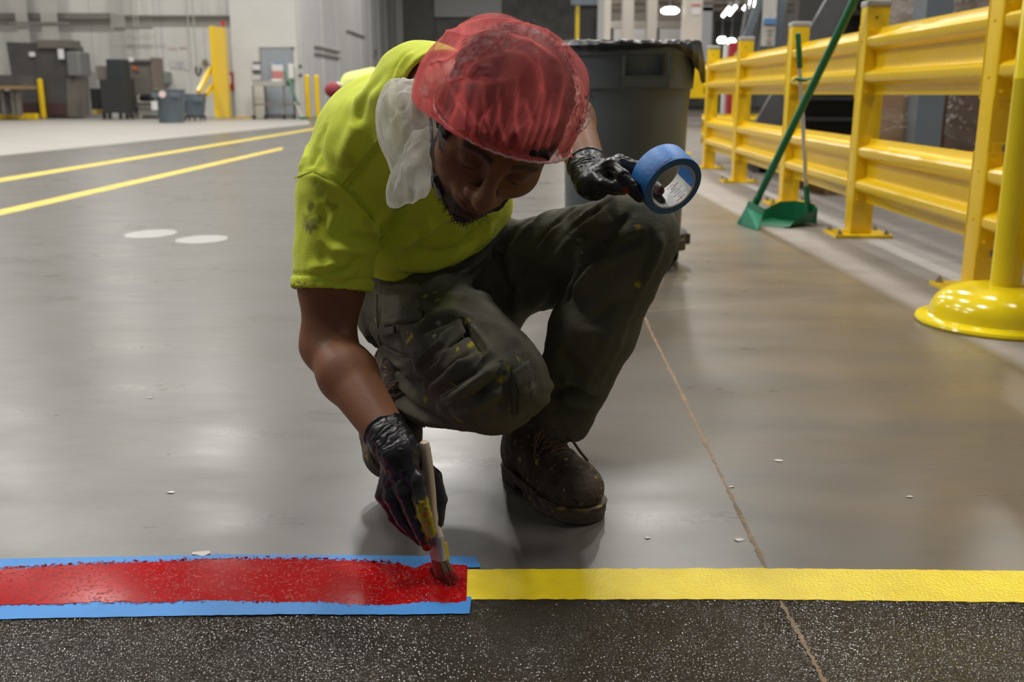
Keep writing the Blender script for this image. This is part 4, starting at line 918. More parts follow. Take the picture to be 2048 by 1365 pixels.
# ---- head frame
hU = cam_dir(.42, .48, .77); hL0 = cam_dir(.93, -.27, -.34); hL = nrm(hL0-hU*np.dot(hL0, hU)); hF = nrm(np.cross(hL, hU))
if hF[2] > 0: hF = -hF
HC = W(996, 240, 1.43); HS = 1.08
HM = np.stack([hL, hU, hF])
def hl(p): return (p-HC)@HM.T/HS
def hw(q): return (np.asarray(q, float)*HS)@HM+HC
Vx = lambda *a: V(*a)
def sd_headl(q):
    m = q.copy(); m[:, 0] = np.abs(m[:, 0])
    d = s_ell(q, V(0, .022, -.012), (.077, .098, .096))
    d = smin(d, s_ell(q, V(0, -.037, .030), (.062, .071, .060)), .03)
    d = smin(d, s_ell(q, V(0, .035, .035), (.066, .05, .054)), .03)
    d = smin(d, s_sph(m, V(.044, -.026, .058), .023), .025)                # cheeks
    d = smin(d, s_cap(m, V(.046, -.070, .02), V(.012, -.090, .066), .018, .018), .02)   # jaw
    d = smin(d, s_cap(m, V(.010, .017, .090), V(.042, .020, .076), .009, .008), .016)   # brow ridge
    d = smax(d, -s_sph(m, V(.032, .000, .107), .020), .014)                  # eye hollow
    d = smin(d, s_ell(m, V(.031, -.002, .080), (.0155, .0115, .012)), .004)    # closed lid
    d = smin(d, s_cap(q, V(0, .010, .090), V(0, -.030, .114), .0075, .0115), .012)
    d = smin(d, s_sph(q, V(0, -.031, .113), .0145), .008)
    d = smin(d, s_ell(m, V(.0165, -.034, .102), (.0095, .009, .012)), .006)
    d = smax(d, -s_ell(m, V(.008, -.0445, .106), (.0045, .005, .007)), .003)
    d = smin(d, s_ell(q, V(0, -.058, .086), (.030, .019, .016)), .014)
    d = smin(d, s_ell(q, V(0, -.0540, .0985), (.022, .0058, .0085)), .006)      # upper lip
    d = smin(d, s_ell(q, V(0, -.0655, .0965), (.019, .0068, .0095)), .006)     # lower lip
    d = smax(d, -s_cap(q, V(-.023, -.0600, .100), V(.023, -.0600, .100), .0022, .0022), .004)
    d = smin(d, s_ell(q, V(0, -.089, .077), (.022, .016, .018)), .016)
    d = smin(d, s_ell(m, V(.078, -.010, -.012), (.009, .031, .019)), .006)
    d = smax(d, -s_ell(m, V(.089, -.006, -.008), (.007, .018, .010)), .004)
    return d
def sd_head(p): return sd_headl(hl(p))*HS

def sd_rarm(p, x=0.):
    d = s_cap(p, J['RS'], J['RE'], .056+x, .046+x)
    mid = J['RS']*.45+J['RE']*.55
    d = smin(d, s_sph(p, mid+V(0, -.008, 0), .054+x), .03)
    f1 = J['RE']*.68+J['RW']*.32
    d = smin(d, s_cap(p, J['RE'], f1, .043+x, .047+x), .02)
    d = smin(d, s_cap(p, f1, J['RW'], .046+x, .030+x), .02)
    return d
def sd_larm(p, x=0.):
    d = s_cap(p, J['LS'], J['LE'], .052+x, .042+x); f1 = J['LE']*.65+J['LW']*.35
    d = smin(d, s_cap(p, J['LE'], f1, .042+x, .043+x), .02)
    return smin(d, s_cap(p, f1, J['LW'], .042+x, .029+x), .02)
def sd_torso(p, x=0.):
    d = s_ecap(p, J['CH']+LATd*.005, J['BE'], .170+x, .155+x, FRd, .68)
    d = smin(d, s_ecap(p, J['BE'], J['PE'], .155+x, .165+x, FRd, .74), .06)
    back = W(780, 295, 1.86)
    d = smin(d, s_ell(p, back, (.122+x, .108+x, .110+x)), .07)
    d = smin(d, s_ell(p, J['CH']+AXd*.06-LATd*.02, (.16+x, .13+x, .12+x)), .06)
    d = smin(d, s_cap(p, J['NB']-AXd*.02, J['RS']+V(0, .02, .02), .075+x, .062+x), .06)
    d = smin(d, s_cap(p, J['NB']-AXd*.02, J['LS'], .075+x, .058+x), .06)
    return d
NH = hw((0, -.045, -.045))
def sd_neck(p): return s_cap(p, J['NB'], NH, .068, .062)
def sd_leg(p, h, k, a, r, x=0.):
    d = s_cap(p, h, k, r[0]+x, r[1]+x)
    c1 = k*.72+a*.28
    return smin(d, smin(s_cap(p, k, c1, r[1]-.002+x, r[2]+x), s_cap(p, c1, a, r[2]+x, r[3]+x), .02), .02)
def sd_body(p):
    d = smin(sd_head(p), sd_neck(p), .02)
    d = smin(d, sd_torso(p, -.026), .03)
    d = smin(d, sd_rarm(p), .03); d = smin(d, sd_larm(p), .03)
    d = smin(d, sd_leg(p, J['RH'], J['RK'], J['RA'], (.078, .052, .05, .036)), .03)
    d = smin(d, sd_leg(p, J['LH'], J['LK'], J['LA'], (.075, .05, .048, .036)), .03)
    return d
bv, bf = surface(sd_body, (-.52, 1.22, .02), (.42, 2.28, 1.02), .0034)
# a finer skin where the face looks out
q = hl(bv); nb = grad(sd_body, bv); 
skin = np.tile(V(.25, .104, .050), (len(bv), 1))
def blendc(c, m, col): return c*(1-m[:, None])+np.asarray(col)*m[:, None]
def sstep(a, b, x): t = np.clip((x-a)/(b-a), 0, 1); return t*t*(3-2*t)
ax_ = np.abs(q[:, 0])
m = sstep(1.0, .6, np.hypot((ax_-0)/.026, (q[:, 1]+.060)/.013))*(q[:, 2] > .075); skin = blendc(skin, m*.6, (.20, .065, .05))
browy = .026-.25*np.abs(ax_-.028)
m = sstep(.0075, .003, np.abs(q[:, 1]-browy))*(ax_ > .012)*(ax_ < .052)*(q[:, 2] > .05); skin = blendc(skin, m*.85, (.02, .014, .01))
m = sstep(.010, .004, np.abs(q[:, 1]-.006))*(ax_ < .048)*(ax_ > .014)*(q[:, 2] > .06); skin = blendc(skin, m*.35, (.09, .04, .03))
# close-cropped hair, sideburns and the dark of the beard on the jaw
face_r = np.hypot(q[:, 0]/.064, (q[:, 1]+.004)/.062)
hair_m = sstep(.95, 1.10, face_r)*(q[:, 1] > -.02)+sstep(.030, .022, q[:, 2])*(q[:, 1] > -.085)*(ax_ < .09)
hair_m = np.clip(hair_m, 0, 1)*(q[:, 1] > -.09)*(np.linalg.norm(q, axis=1) < .135)
ear = sstep(.034, .028, np.hypot((q[:, 1]+.010), (q[:, 2]+.012)))*(ax_ > .077)
hair_m *= 1-ear
beard_m = sstep(-.066, -.080, q[:, 1]+.25*(ax_-.03))*(q[:, 2] > -.01)*(np.linalg.norm(q, axis=1) < .15)
beard_m = np.maximum(beard_m, sstep(.052, .062, ax_)*(q[:, 1] < -.02)*(q[:, 1] > -.1)*(q[:, 2] > -.02)*(q[:, 2] < .05))
nz = .5+.5*vnoise(q, 90, 3)
skin = blendc(skin, np.clip(hair_m*(.75+.4*nz), 0, 1), (.012, .009, .008))
skin = blendc(skin, np.clip(beard_m*(.65+.4*nz), 0, 1), (.014, .010, .008))
M_skin = mat('skin', (.23, .11, .06), rough=.52, spec=.28, attr='tint', noise=.14, nscale=22, bump=.06, bscale=260, sss=.05)
body = mesh_obj('body', bv, bf, M_skin, painter, cols=skin)

# lash lines and a few features too thin for the grid
def eyeline(s):
    mb = MB(); pts = []
    for i in range(9):
        t = i/8*2-1; pts.append(hw((s*(.031+.0155*t), -.0085+.0045*t*t*1.0-.0012*t, .089-.0075*t*t)))
    mb.tube(pts, [.0006+.0012*math.sin(math.pi*(i+.6)/9.2) for i in range(9)], 6)
    return mb.build('eyelashes', mat('lashes', (.01, .007, .006), rough=.6), body, smooth=True)
eyeline(1); eyeline(-1)

# ---- t-shirt
UA = nrm(J['RE']-J['RS']); hemR = J['RS']+UA*.150
hemN = nrm(UA+V(0, 0, -.15)); LA_ = nrm(J['LE']-J['LS']); hemL = J['LS']+LA_*.09
def sd_shirt_solid(p):
    d = sd_torso(p)
    sl = s_cap(p, J['RS']+UA*-.005, J['RS']+UA*.20, .070, .067)
    d = smin(d, sl, .025)
    d = smin(d, s_cap(p, J['LS'], J['LS']+LA_*.06, .060, .058), .03)
    col = s_cap(p, J['NB']-nrm(NH-J['NB'])*.03, J['NB']+nrm(NH-J['NB'])*.060, .083, .078)
    return smin(d, col, .02)
waistN = nrm(J['PE']-J['BE']); 
w3 = hits(lambda p: sd_torso(p), [(757, 560), (850, 566), (930, 540), (984, 480)])
wn = nrm(np.cross(w3[3]-w3[0], FRd)); wn = wn if wn[2] < 0 else -wn
wc = w3.mean(0)
def sd_shirt(p):
    d = sd_shirt_solid(p)
    near = (np.linalg.norm(p-hemR, axis=1) < .22)
    # open sleeve ends and hem
    d = smax(d, np.where(s_cap(p, J['RS'], J['RE'], .13, .13) < 0, (p-hemR)@hemN, -1.), .004)
    d = smax(d, np.where(s_cap(p, J['LS']+LA_*.1, J['LE']+LA_*.1, .13, .13) < 0, (p-hemL)@LA_, -1.), .004)
    d = smax(d, np.where((p-J['BE'])@waistN > 0, (p-wc)@wn, -1.), .006)
    inner = s_cap(p, hemR-UA*.05, hemR+UA*.05, .0625, .0625)
    d = smax(d, -inner, .003)
    neck_cut = s_cap(p, J['NB'], J['NB']+nrm(NH-J['NB'])*.2, .068, .078)
    cutn = nrm(NH-J['NB']); d = smax(d, np.where(np.linalg.norm(p-J['NB'], axis=1) < .17, (p-J['NB']-cutn*.046)@cutn, -1.), .004)
    return smax(d, -neck_cut, .003)
sv, sf = surface(sd_shirt, (-.52, 1.45, .28), (.25, 2.30, 1.02), .0036)
sn = grad(sd_shirt, sv)
FS = [  # (photo polyline, width, height)
 ([(592, 357), (628, 344), (672, 362), (710, 392), (742, 432), (772, 483)], .0035, -.0045),      # sleeve seam
 ([(600, 352), (640, 352), (690, 384), (728, 428), (760, 478)], .010, .0035),
 ([(684, 372), (722, 322), (762, 276)], .0035, .003), ([(692, 376), (730, 328), (768, 284)], .003, -.0025),
 ([(770, 478), (795, 440), (800, 410)], .010, -.010), ([(785, 500), (840, 470), (880, 430)], .014, .008),
 ([(790, 525), (860, 535), (950, 500), (1000, 430)], .014, .006), ([(770, 545), (850, 555), (930, 528), (980, 470)], .010, -.006),
 ([(800, 498), (880, 505), (960, 470), (1010, 400)], .010, -.005), ([(830, 440), (840, 480), (830, 520)], .012, -.005),
 ([(900, 430), (920, 470), (900, 510)], .014, .005), ([(960, 420), (950, 460), (925, 500)], .012, -.004),
 ([(640, 560), (700, 545), (755, 520)], .010, -.006), ([(610, 540), (680, 530), (755, 500)], .010, .006),
 ([(660, 500), (710, 505), (765, 490)], .012, .008), ([(690, 475), (730, 480), (770, 480)], .008, -.007),
 ([(690, 440), (730, 460), (768, 486)], .012, .007), ([(620, 430), (640, 480), (690, 520)], .012, .005),
 ([(640, 400), (655, 470), (650, 540)], .009, -.004), ([(665, 560), (650, 480), (670, 420)], .008, .003),
 ([(720, 230), (700, 290), (680, 340)], .018, .006), ([(740, 270), (715, 320), (700, 360)], .014, -.005),
 ([(620, 280), (612, 320), (600, 350)], .008, .005), ([(640, 260), (632, 310), (620, 342)], .008, -.004),
 ([(830, 100), (800, 140), (795, 175)], .006, .004), ([(820, 98), (788, 136), (780, 172)], .004, -.003),
 ([(655, 240), (640, 300), (648, 350)], .010, -.004), ([(770, 150), (730, 210), (705, 260)], .012, -.004), ([(790, 420), (760, 440), (735, 470)], .010, .005), ([(720, 500), (700, 540), (670, 575)], .010, -.005), ([(1010, 400), (985, 440), (960, 500)], .008, .004),
 ([(700, 210), (740, 190), (780, 200)], .02, .006), ([(850, 420), (856, 445), (852, 470)], .005, .004),
]
sv = folds(sv, sn, sd_shirt, [(a, b, c*(1.0 if b < .005 else 1.5)) for a, b, c in FS])
sv = sv+sn*(vnoise(sv, 6, 11)*.003)[:, None]
# hem lines: a stitched turn-up at sleeve
ds = (sv-hemR)@hemN; onS = (s_cap(sv, J['RS'], J['RE'], .10, .10) < 0)
sv = sv+sn*(onS*(.0022*sstep(-.022, -.019, ds)-.0035*np.exp(-((ds+.021)/.003)**2)))[:, None]
shc = np.tile(V(.71, .80, .055), (len(sv), 1))
def blot(v, c, pix, r, col, amt, fn):
    H3 = hits(fn, pix)
    for hpt, rr in zip(H3, r if hasattr(r, '__len__') else [r]*len(pix)):
        dd = np.linalg.norm(v-hpt, axis=1)/rr + .45*vnoise(v, 30/(rr/.02), int(hpt[0]*1e4) % 97)
        c = blendc(c, sstep(1.0, .35, dd)*amt, col)
    return c
shc = blot(sv, shc, [(622, 412), (626, 448), (615, 455)], [.017, .019, .010], (.13, .14, .02), .85, sd_shirt)
shc = blot(sv, shc, [(665, 415), (632, 366), (610, 440), (655, 405), (645, 378)], [.011, .010, .016, .007, .016], (.28, .31, .03), .6, sd_shirt)
shc = blot(sv, shc, [(628, 300), (618, 325), (700, 320), (670, 310), (600, 300), (735, 450), (640, 380)], [.016, .016, .018, .01, .02, .02, .03], (.42, .46, .04), .5, sd_shirt)
M_shirt = mat('hi_vis_cotton', (.6, .7, .05), rough=.85, spec=.2, attr='tint', noise=.10, nscale=9, bump=.12, bscale=420, sheen=.15)
shirt = mesh_obj('t_shirt', sv, sf, M_shirt, painter, cols=shc)

# ---- trousers
def sd_tr_solid(p):
    d = s_ecap(p, J['BE']*.35+J['PE']*.65, J['PE']+AXd*-.04, .158, .165, FRd, .78)
    d = smin(d, s_ell(p, (J['RH']+J['LH'])/2+V(-.02, .03, -.03), (.175, .15, .14)), .05)
    # right (folded) leg
    r = s_cap(p, J['RH'], J['RK'], .108, .084)
    r = smin(r, s_cap(p, J['RH']*.5+J['RK']*.5+V(.01, 0, -.01), J['RK'], .098, .084), .02)
    r2 = s_cap(p, J['RK']+V(-.01, .02, -.022), J['RA']+V(.02, -.01, .03), .074, .062)
    d = smin(d, smin(r, r2, .012), .035)
    # left leg, knee up
    l = s_cap(p, J['LH'], J['LK'], .100, .082)
    c1 = J['LK']*.55+J['LA']*.45
    l2 = smin(s_cap(p, J['LK'], c1, .081, .079), s_cap(p, c1, J['LA'], .079, .058), .02)
    return smin(d, smin(l, l2, .018), .03)
hemA = F(1095, 1000)*0; 
lan = nrm(J['LA']-J['LK']); lhem = J['LA']-lan*.018
ran = nrm(J['RA']-J['RK']); rhem = J['RA']-ran*.03
def sd_tr(p):
    d = sd_tr_solid(p)
    d = smax(d, (p-lhem)@nrm(lan+V(0, 0, -1.2)), .004) if False else smax(d, np.where(np.linalg.norm(p-J['LA'], axis=1) < .16, (p-lhem)@nrm(lan*.6+V(0, 0, -.8)), -1.), .004)
    d = smax(d, np.where(np.linalg.norm(p-J['RA'], axis=1) < .16, (p-rhem)@ran, -1.), .004)
    d = smax(d, -s_cap(p, J['LA']-lan*.03, J['LA']+lan*.1, .047, .047), .003)
    d = smax(d, -s_cap(p, J['RA']-ran*.06, J['RA']+ran*.1, .050, .050), .003)
    return d
tv, tf = surface(sd_tr, (-.52, 1.40, .0), (.46, 2.36, .70), .0038)
tn = grad(sd_tr, tv)
FT = [
 # left thigh: long folds running from hip to knee
 ([(1010, 600), (1060, 520), (1120, 440), (1180, 400)], .008, -.009), ([(1035, 560), (1090, 480), (1150, 415)], .010, .008),
 ([(1000, 540), (1050, 470), (1110, 420)], .009, .007), ([(985, 510), (1030, 460), (1080, 425)], .007, -.006),
 ([(1070, 560), (1130, 480), (1200, 410)], .012, .007), ([(1095, 520), (1150, 455), (1215, 405)], .008, -.007),
 ([(1165, 525), (1215, 480), (1265, 425)], .009, -.010), ([(1150, 565), (1180, 520), (1260, 490), (1300, 470)], .008, -.008),
 ([(1140, 600), (1180, 540), (1240, 510)], .013, .008), ([(1125, 470), (1175, 475), (1205, 490)], .003, -.003),
 ([(1060, 640), (1110, 590), (1150, 540)], .010, -.006), ([(1012, 640), (1018, 580), (1000, 520), (985, 500)], .007, -.010),
 ([(1030, 640), (1035, 580), (1020, 520)], .012, .006),
 # shin
 ([(1120, 620), (1145, 575), (1165, 540)], .008, -.008), ([(1175, 650), (1210, 625), (1232, 610)], .007, -.005),
 ([(1285, 560), (1235, 690), (1185, 790)], .012, .004), ([(1250, 600), (1210, 690), (1160, 800)], .014, .005),
 ([(1110, 700), (1150, 740), (1140, 800)], .018, -.006), ([(1095, 790), (1140, 778), (1190, 800)], .007, -.010),
 ([(1075, 800), (1130, 800), (1180, 815)], .010, .009), ([(1050, 838), (1110, 822), (1165, 830)], .007, -.006),
 ([(1085, 775), (1135, 765), (1195, 782)], .010, .009), ([(1320, 460), (1310, 520), (1285, 570)], .009, .006),
 ([(1300, 460), (1295, 520), (1270, 580)], .007, -.005), ([(1038, 856), (1100, 862), (1160, 866)], .003, -.004),
 ([(1120, 640), (1180, 670), (1230, 660)], .02, .005), ([(1100, 720), (1130, 690), (1200, 720)], .02, .005),
 # right thigh: seams, pocket flaps, crumpled cargo pocket
 ([(752, 572), (757, 640), (762, 690), (800, 712), (835, 716)], .0035, -.005), ([(762, 575), (850, 574), (930, 545), (980, 505)], .008, .006),
 ([(758, 700), (790, 725), (830, 730)], .010, .006), ([(735, 660), (750, 690), (745, 740)], .012, -.008),
 ([(770, 745), (800, 750), (835, 745)], .010, .006), ([(760, 720), (790, 790), (850, 830), (920, 860)], .010, -.012),
 ([(918, 648), (890, 690), (855, 720), (838, 745)], .007, .012), ([(925, 640), (930, 668), (880, 720), (838, 765)], .006, -.013),
 ([(845, 760), (880, 725), (905, 690)], .009, .010), ([(850, 775), (895, 745), (945, 705)], .006, -.012),
 ([(860, 780), (905, 752), (950, 712)], .009, .013), ([(875, 795), (920, 770), (975, 735)], .006, -.014),
 ([(925, 640), (965, 680), (978, 705), (960, 730)], .005, .007), ([(932, 652), (955, 684), (968, 706)], .005, -.006),
 ([(880, 800), (945, 775), (1010, 725)], .010, .014), ([(890, 820), (960, 790), (1008, 740)], .0045, -.010),
 ([(900, 800), (950, 765), (1000, 735)], .012, .010), ([(910, 835), (965, 805), (1012, 770)], .012, .008),
 ([(1022, 740), (1038, 790), (1030, 840)], .004, -.006), ([(870, 810), (900, 830), (985, 845)], .007, .008),
 ([(860, 835), (910, 855), (990, 858)], .005, -.007), ([(1010, 760), (1015, 800), (1000, 830)], .010, -.007),
 ([(850, 640), (900, 625), (950, 640)], .012, .006), ([(830, 670), (870, 650), (910, 640)], .008, -.005),
 ([(880, 590), (940, 600), (1000, 590)], .016, .005), ([(780, 610), (830, 630), (870, 620)], .016, -.004),
 ([(1040, 700), (1065, 740), (1070, 780)], .016, -.005), ([(960, 640), (1010, 660), (1040, 700)], .02, .005),
 ([(740, 730), (760, 790), (800, 830)], .010, .007), ([(775, 795), (830, 830), (880, 850)], .008, .006),
]
tv = folds(tv, tn, sd_tr, [(a, b, c*(1.0 if b < .004 else 1.5)) for a, b, c in FT])
tv = tv+tn*(vnoise(tv, 7, 5, 4)*.0035)[:, None]
trc = np.tile(V(.100, .098, .068), (len(tv), 1))
tnz = vnoise(tv, 5, 8, 4)
rk = sstep(.42, .1, np.linalg.norm(tv-W(930, 700, 1.66), axis=1))
trc = blendc(trc, np.clip(rk*(.35+.5*tnz), 0, 1), (.150, .132, .105))
trc = blendc(trc, np.clip(.5*vnoise(tv, 3, 21, 3)-.05, 0, .5), (.055, .056, .04))
spk = [(815, 665), (822, 672), (845, 640), (870, 585), (850, 592), (826, 588), (875, 600), (797, 628), (800, 640), (1040, 718), (1045, 725), (936, 643), (945, 660), (952, 640), (815, 680), (748, 640), (915, 700), (1018, 820), (905, 770), (900, 800), (885, 830), (850, 800), (898, 868), (725, 680), (940, 690), (962, 700), (1015, 738), (1005, 760), (1165, 432), (1275, 455), (1163, 505), (1275, 570), (1035, 487), (980, 790), (920, 838), (905, 838), (873, 858)]
trc = blot(tv, trc, spk, [.0045+.0045*((i*37) % 10)/10 for i in range(len(spk))], (.55, .42, .02), .9, sd_tr)
trc = blot(tv, trc, [(885, 668), (868, 672), (875, 645)], [.006, .006, .008], (.5, .47, .43), .9, sd_tr)
trc = blot(tv, trc, [(965, 690), (1060, 640), (900, 600)], [.02, .03, .03], (.14, .15, .05), .6, sd_tr)
M_tr = mat('olive_canvas', (.07, .07, .045), rough=.8, spec=.25, attr='tint', noise=.3, nscale=14, bump=.22, bscale=300)
trous = mesh_obj('trousers', tv, tf, M_tr, painter, cols=trc)
# belt loop tab and two flap edges as sewn pieces
def strip(name, pix, wid, th, m, fn, parent, lift=.003):
    P = hits(fn, pix); N_ = grad(fn, P, .004); mb = MB()
    for i in range(len(P)):
        t = nrm(P[min(i+1, len(P)-1)]-P[max(i-1, 0)]); s = nrm(np.cross(t, N_[i])); c = P[i]+N_[i]*lift
        mb.v += [tuple(c-s*wid-N_[i]*th), tuple(c-s*wid+N_[i]*th), tuple(c+s*wid+N_[i]*th), tuple(c+s*wid-N_[i]*th)]
    for i in range(len(P)-1):
        a = i*4; b = a+4
        for k in range(4): mb.f.append((a+k, a+(k+1) % 4, b+(k+1) % 4, b+k))
    e = (len(P)-1)*4; mb.f += [(3, 2, 1, 0), (e, e+1, e+2, e+3)]
    return mb.build(name, m, parent, smooth=True)
def patch(name, quad, m, parent, fn, lift=.004, nu=22, nv=10, col=None):
    """sewn panel laid on the cloth: quad = four photo corners, raised edge all round"""
    a, b, c, d = [np.array(q, float) for q in quad]; pix = []
    for j in range(nv+1):
        for i in range(nu+1):
            u, w = i/nu, j/nv; pix.append((a*(1-u)+b*u)*(1-w)+(d*(1-u)+c*u)*w)
    P = hits(fn, pix); N_ = grad(fn, P, .006); u = np.tile(np.arange(nu+1)/nu, nv+1); w = np.repeat(np.arange(nv+1)/nv, nu+1)
    edge = np.minimum(np.minimum(u, 1-u)*nu, np.minimum(w, 1-w)*nv); lf = lift*np.clip(edge, 0, 1)+.0012*(np.abs(edge-1) < .6)-.0010*(np.abs(edge-2) < .6)
    P = P+N_*(lf+.0012*np.clip(edge, 0, 1)*vnoise(P, 30, 4))[:, None]
    n_ = nu+1; f = np.array([(j*n_+i, j*n_+i+1, (j+1)*n_+i+1, (j+1)*n_+i) for j in range(nv) for i in range(nu)])
    return mesh_obj(name, P, f, m, parent, cols=np.tile(V(.105, .098, .072), (len(P), 1)))
patch('pocket_flap', [(832, 738), (922, 642), (932, 664), (846, 764)], M_tr, trous, sd_tr, .006)
patch('pocket_flap', [(880, 792), (1008, 716), (1014, 742), (896, 816)], M_tr, trous, sd_tr, .007)
patch('knee_panel', [(1020, 745), (1058, 720), (1066, 800), (1026, 836)], M_tr, trous, sd_tr, .003, 12, 16)
patch('thigh_pocket', [(764, 578), (840, 580), (846, 640), (768, 655)], M_tr, trous, sd_tr, .0035, 16, 14)
M_tab = mat('olive_webbing', (.05, .045, .035), rough=.8, bump=.2, bscale=500)
M_seam = mat('shirt_seam', (.46, .54, .03), rough=.85)
M_seam2 = mat('trouser_seam', (.040, .038, .028), rough=.85)
def seam(pix, m, fn, parent, w=.0013, lift=.0006):
    pts = [np.array(a)*(1-k/6)+np.array(b)*(k/6) for a, b in zip(pix[:-1], pix[1:]) for k in range(6)]+[np.array(pix[-1])]
    P_ = hits(fn, [tuple(q) for q in pts])
    if np.linalg.norm(np.diff(P_, axis=0), axis=1).max() > .06: return
    strip('seam', [tuple(q) for q in pts], w, .0008, m, fn, parent, lift)
for sm_ in ([(592, 357), (628, 344), (672, 362), (710, 392), (742, 432), (766, 475)], [(684, 372), (722, 322), (762, 276)], [(691, 377), (729, 328), (767, 283)]): seam(sm_, M_seam, sd_shirt, shirt, lift=.003)
for sm_ in ([(757, 590), (758, 640), (764, 690), (800, 712), (835, 716)], [(1020, 738), (1036, 780), (1034, 826)], [(1128, 470), (1175, 472), (1205, 488)], [(1040, 848), (1100, 855), (1160, 858)], [(840, 620), (880, 628), (930, 640), (965, 685), (976, 706), (955, 735)]): seam(sm_, M_seam2, sd_tr, trous, lift=.004)
strip('hammer_loop', [(762, 662), (775, 662), (788, 661), (796, 660)], .0065, .002, M_tab, sd_tr, trous, .006)
# ------------------------------------------------------------------ gloves
M_glove = mat('black_nitrile', (.012, .012, .014), rough=.36, spec=.5, attr='tint', bump=.10, bscale=120)
def glove(wrist, elbow, palm, fingers, cuff_r, lo_pad=.03, tints=(), fold_items=(), seed=0):
    ax = nrm(wrist-elbow)
    def fn(p):
        d = None
        for k in palm:
            e = s_chain(p, [wrist+ax*.012, k[0]], [k[1], k[2]]); d = e if d is None else smin(d, e, .012)
        for pts, rs in fingers: d = smin(d, s_chain(p, pts, rs, .003), .0065)
        c = s_cap(p, wrist-ax*.030, wrist+ax*.02, cuff_r, cuff_r*.93); d = smin(d, c, .012)
        d = smax(d, -(p-(wrist-ax*.036))@ax, .002)
        d = smin(d, smax(np.abs(s_cap(p, wrist-ax*.04, wrist+ax*.02, cuff_r+.001, cuff_r)), np.abs((p-(wrist-ax*.034))@ax)-.0012, .001)-.0012, .002)
        return d
    allp = np.array([wrist]+[k[0] for k in palm]+[q for f in fingers for q in f[0]])
    v, f = surface(fn, allp.min(0)-.055, allp.max(0)+.045, .0018)
    n = grad(fn, v); w = vnoise(v*V(1, 1, 1), 26, seed, 3)
    t = (v-wrist)@ax
    v = v+n*(.0012*w)[:, None]+n*(.0013*np.sin(t*620+6*w)*sstep(.035, .0, np.abs(t)))[:, None]
    v = folds(v, n, fn, fold_items)
    c = np.tile(V(.012, .012, .014), (len(v), 1))
    for P0, r0, col, amt in tints:
        dd = s_chain(v, P0, [0]*len(P0)) if isinstance(P0, list) else np.linalg.norm(v-P0, axis=1)
        c = blendc(c, sstep(1.1, .75, dd/r0+.22*vnoise(v, 55, 3))*amt, col)
    return mesh_obj('glove', v, f, M_glove, painter, cols=c)
w0 = J['RW']
BR_T = F(882, 1160); BR_H = W(848, 882, 1.452)
ix = [W(834, 962, 1.410), W(843, 1002, 1.396), W(851, 1036, 1.393), W(862, 1066, 1.398)]
md = [W(808, 985, 1.415), W(828, 1035, 1.412), W(845, 1070, 1.418), W(854, 1093, 1.426)]
rg = [W(783, 995, 1.430), W(806, 1042, 1.436), W(828, 1068, 1.442), W(842, 1084, 1.447)]
pk = [W(766, 992, 1.448), W(786, 1034, 1.458), W(806, 1055, 1.464), W(820, 1068, 1.466)]
th = [W(832, 925, 1.462), W(868, 955, 1.468), W(880, 1000, 1.458), W(876, 1046, 1.444)]
glR = glove(w0, J['RE'],
    [(ix[0], .019, .0125), (md[0], .020, .0130), (rg[0], .019, .0120), (pk[0], .018, .0110), (th[0], .018, .0150)],
    [(ix, [.0115, .0105, .0098, .0085]), (md, [.0118, .0108, .0098, .0085]), (rg, [.011, .0102, .0095, .008]), (pk, [.010, .009, .0085, .0075]), (th, [.0145, .0125, .0112, .009])],
    .0335, tints=[([ix[1]*.8+ix[2]*.2, ix[2], ix[3]], .0150, (.40, .31, .02), .93), (W(852, 1030, 1.384), .0055, (.42, .03, .01), .8), (W(857, 1046, 1.386), .0035, (.42, .03, .01), .8),
                  (md[3]+V(0, -.01, 0), .010, (.30, .01, .01), .8), (md[2]+V(.008, -.006, 0), .007, (.25, .01, .01), .7)],
    fold_items=[([(770, 965), (800, 945), (835, 935)], .003, .002), ([(765, 985), (800, 958), (840, 945)], .003, -.002), ([(800, 905), (770, 940), (760, 980)], .003, .0018),
                ([(838, 1000), (842, 1002), (848, 1000)], .002, -.002), ([(812, 990), (820, 960), (838, 930)], .003, -.0018), ([(790, 1000), (800, 965), (812, 930)], .003, .0018),
                ([(820, 1020), (838, 1012), (845, 1030)], .002, -.0015), ([(845, 1018), (852, 1016), (858, 1015)], .0022, .0016), ([(760, 915), (800, 900), (835, 905)], .002, .002)], seed=2)
